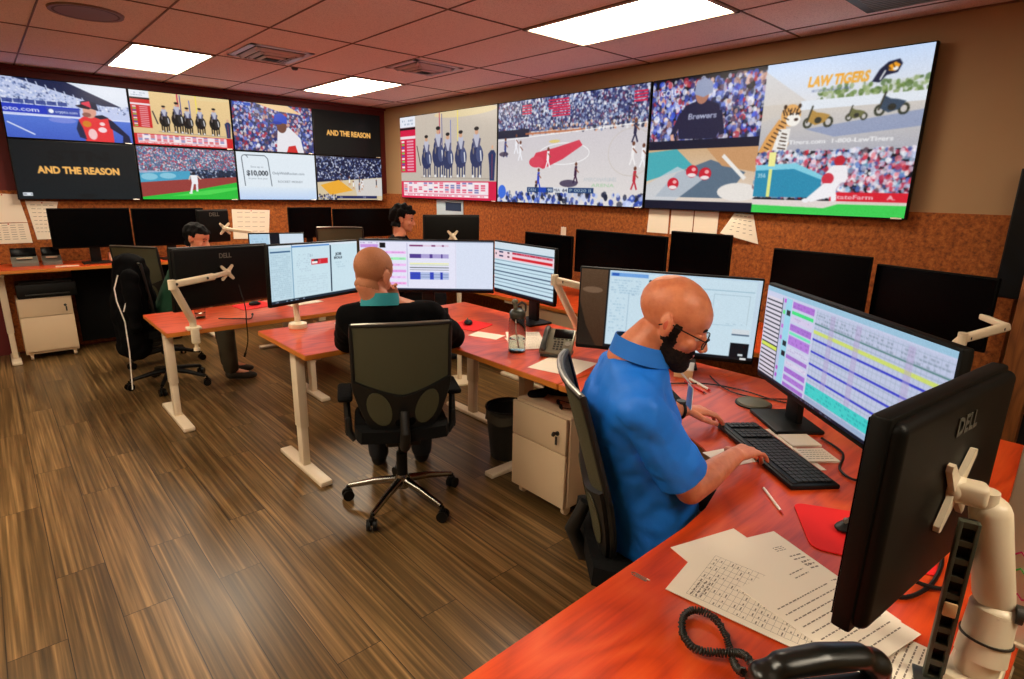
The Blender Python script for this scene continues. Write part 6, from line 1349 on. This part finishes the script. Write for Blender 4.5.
# papers pinned to the cork
def pinned(label, quad, axis, val, group, lines=0, mtl='paper', curl=0.0, holder='cork wall'):
    """quad tl,tr,br,bl as (along, z)"""
    c = np.mean(np.array(quad), 0); loc = (val, c[0], c[1]) if axis == 0 else (c[0], val, c[1])
    t = thing('pinned_paper', label, 'paper', loc, 0, group); tl, tr, br, bl = [Vector((q[0], q[1])) for q in quad]
    def P(u, v):
        p = tl.lerp(tr, u).lerp(bl.lerp(br, u), v); o = -.004 - curl * (1 - u) * v - .002
        return (val + o, p.x, p.y) if axis == 0 else (p.x, val + o, p.y)
    b = MB(); b.sheet(P, 6, 6, .0015); b.build('sheet', M[mtl], t, world=True)
    if lines:
        b = MB()
        for k in range(lines):
            v = .1 + .8 * k / lines; pts = [Vector(P(.1 + .8 * s / 4, v)) for s in range(5)]
            off = Vector((-.0014, 0, 0)) if axis == 0 else Vector((0, -.0014, 0))
            for a_, c_ in zip(pts, pts[1:]): m_ = (a_ + c_) / 2 + off; sz = (.0006, abs(c_.y - a_.y) * .7, .004) if axis == 0 else (abs(c_.x - a_.x) * .7, .0006, .004); b.box(tuple(m_), sz)
        b.build('lettering', M['grey_ink'], t, world=True)
    b = MB(); p = Vector(P(.5, .04)); o = Vector((-.006, 0, 0)) if axis == 0 else Vector((0, -.006, 0)); b.cyl(p, p + o, .006, seg=10); b.build('pin', M['red'] if group.endswith('board') else M['white'], t, world=True)
    return t
cw = 4.326; GW = 'papers pinned on the right cork wall'
pinned('white sheet pinned just left of two joined sheets, under the big screens', [(3.02, 1.60), (2.82, 1.60), (2.82, 1.36), (3.03, 1.36)], 0, cw, GW)
pinned('middle one of three white sheets pinned side by side on the cork', [(2.80, 1.60), (2.59, 1.60), (2.59, 1.36), (2.80, 1.36)], 0, cw, GW)
pinned('white sheet pinned nearest the curled one, under the big screens', [(2.58, 1.60), (2.37, 1.59), (2.37, 1.36), (2.58, 1.36)], 0, cw, GW)
pinned('curled drooping sheet with faint print pinned under the tiger screen', [(2.24, 1.555), (2.09, 1.55), (2.025, 1.335), (2.31, 1.40)], 0, cw, GW, lines=5, curl=.06)
pinned('small white note pinned above the monitors right of the bottle', [(4.06, 1.345), (3.99, 1.345), (3.99, 1.26), (4.06, 1.26)], 0, cw, 'notes on the right cork wall')
pinned('small pink note pinned beside the small white note', [(3.975, 1.325), (3.89, 1.325), (3.89, 1.27), (3.975, 1.27)], 0, cw, 'notes on the right cork wall', mtl='pinknote') if False else None
GLp = 'papers pinned on the left cork board'
yl = 7.476
pinned('tall cream sheet pinned at the left edge of the photo', [(.06, 1.575), (.30, 1.565), (.335, 1.30), (.06, 1.30)], 1, yl, GLp)
pinned('cream sheet pinned low at the left edge behind the phone console', [(.04, 1.29), (.335, 1.295), (.345, 1.10), (.04, 1.10)], 1, yl, GLp, lines=7)
pinned('cream sheet pinned between the left edge and the wide dark monitor', [(.345, 1.505), (.60, 1.495), (.50, 1.13), (.385, 1.13)], 1, yl, GLp, lines=8)
pinned('large white sheet pinned between the two groups of dark monitors', [(2.235, 1.41), (2.68, 1.395), (2.64, 1.05), (2.225, 1.06)], 1, yl, GLp, lines=5)
pinned('white sheet pinned behind the person with black hair', [(4.13, 6.48) , (4.13, 6.2), (4.13, 6.2), (4.13, 6.48)], 0, cw, GW) if False else None
t = thing('wall_poster', 'pale blue and white poster behind the monitor facing the person with black hair', 'poster', (4.32, 5.95, 1.35))
b = MB(); b.box((0, 0, 0), (.008, .55, .42), bev=.001); b.build('sheet', mat('poster_blue', (176, 196, 210), .6), t)
b = MB(); b.box((-.005, -.08, .13), (.002, .32, .10)); b.build('heading', mat('poster_dark', (30, 50, 84), .6), t)
t = thing('name_plate', 'cream upright card behind the black hair of the far person', 'card', (3.75, 5.35, .76))
b = MB(); b.box((0, 0, .30), (.02, .09, .60), bev=.003); b.build('card', M['cream'], t)
b = MB(); b.box((0, 0, .01), (.1, .12, .02), bev=.003); b.build('foot', M['cream'], t)

# slotted grey cable spine and whiteboard beside the near arm
t = thing('cable_spine', 'grey slotted upright beside the thick cream arm', 'cable holder', (1.200, .126, .82), math.radians(-72))
b = MB(); n = 9; hh = .335
for x in (-.0125, .0125): b.box((x, 0, hh / 2), (.006, .016, hh), bev=.001)
for k in range(n + 1): b.box((0, 0, .006 + k * (hh - .012) / n), (.02, .014, .011))
b.build('frame', mat('spine_grey', (66, 70, 56), .5), t)
b = MB(); b.box((0, .009, hh / 2), (.024, .003, hh)); b.build('back_strip', M['black'], t)
b = MB(); b.box((0, -.009, .16), (.02, .006, .028), bev=.002); b.build('tan_label', M['tan'], t)
b = MB(); b.box((0, 0, .003), (.06, .04, .006), bev=.001); b.build('foot', M['dkgrey'], t)
t = thing('whiteboard', 'cream board with magenta and green handwriting at the right edge', 'board', (1.44, -.135, .82))
b = MB(); b.box((0, 0, .21), (.012, .47, .42), bev=.003); b.build('panel', M['paper'], t)
b = MB(); b.box((0, 0, .004), (.03, .46, .008), bev=.002); b.build('stand', M['cream'], t)
for m_, segs in (('magenta', ((.20, .10), (.18, .13), (.21, .19), (.17, .20), (.20, .27), (.16, .30), (.19, .33))), ('greenink', ((.205, .155), (.17, .165), (.19, .235)))):
    b = MB()
    for k, (yy, zz) in enumerate(segs): b.tube([(-.0065, yy, zz), (-.0065, yy - .012, zz + .012 * (-1) ** k), (-.0065, yy - .02, zz + .002), (-.0065, yy - .034, zz + .010)], .002, 5)
    b.build(m_ + '_writing' if m_ == 'magenta' else 'green_writing', M[m_], t)

print('verts', sum(len(o.data.vertices) for o in COL.objects if o.type == 'MESH'))
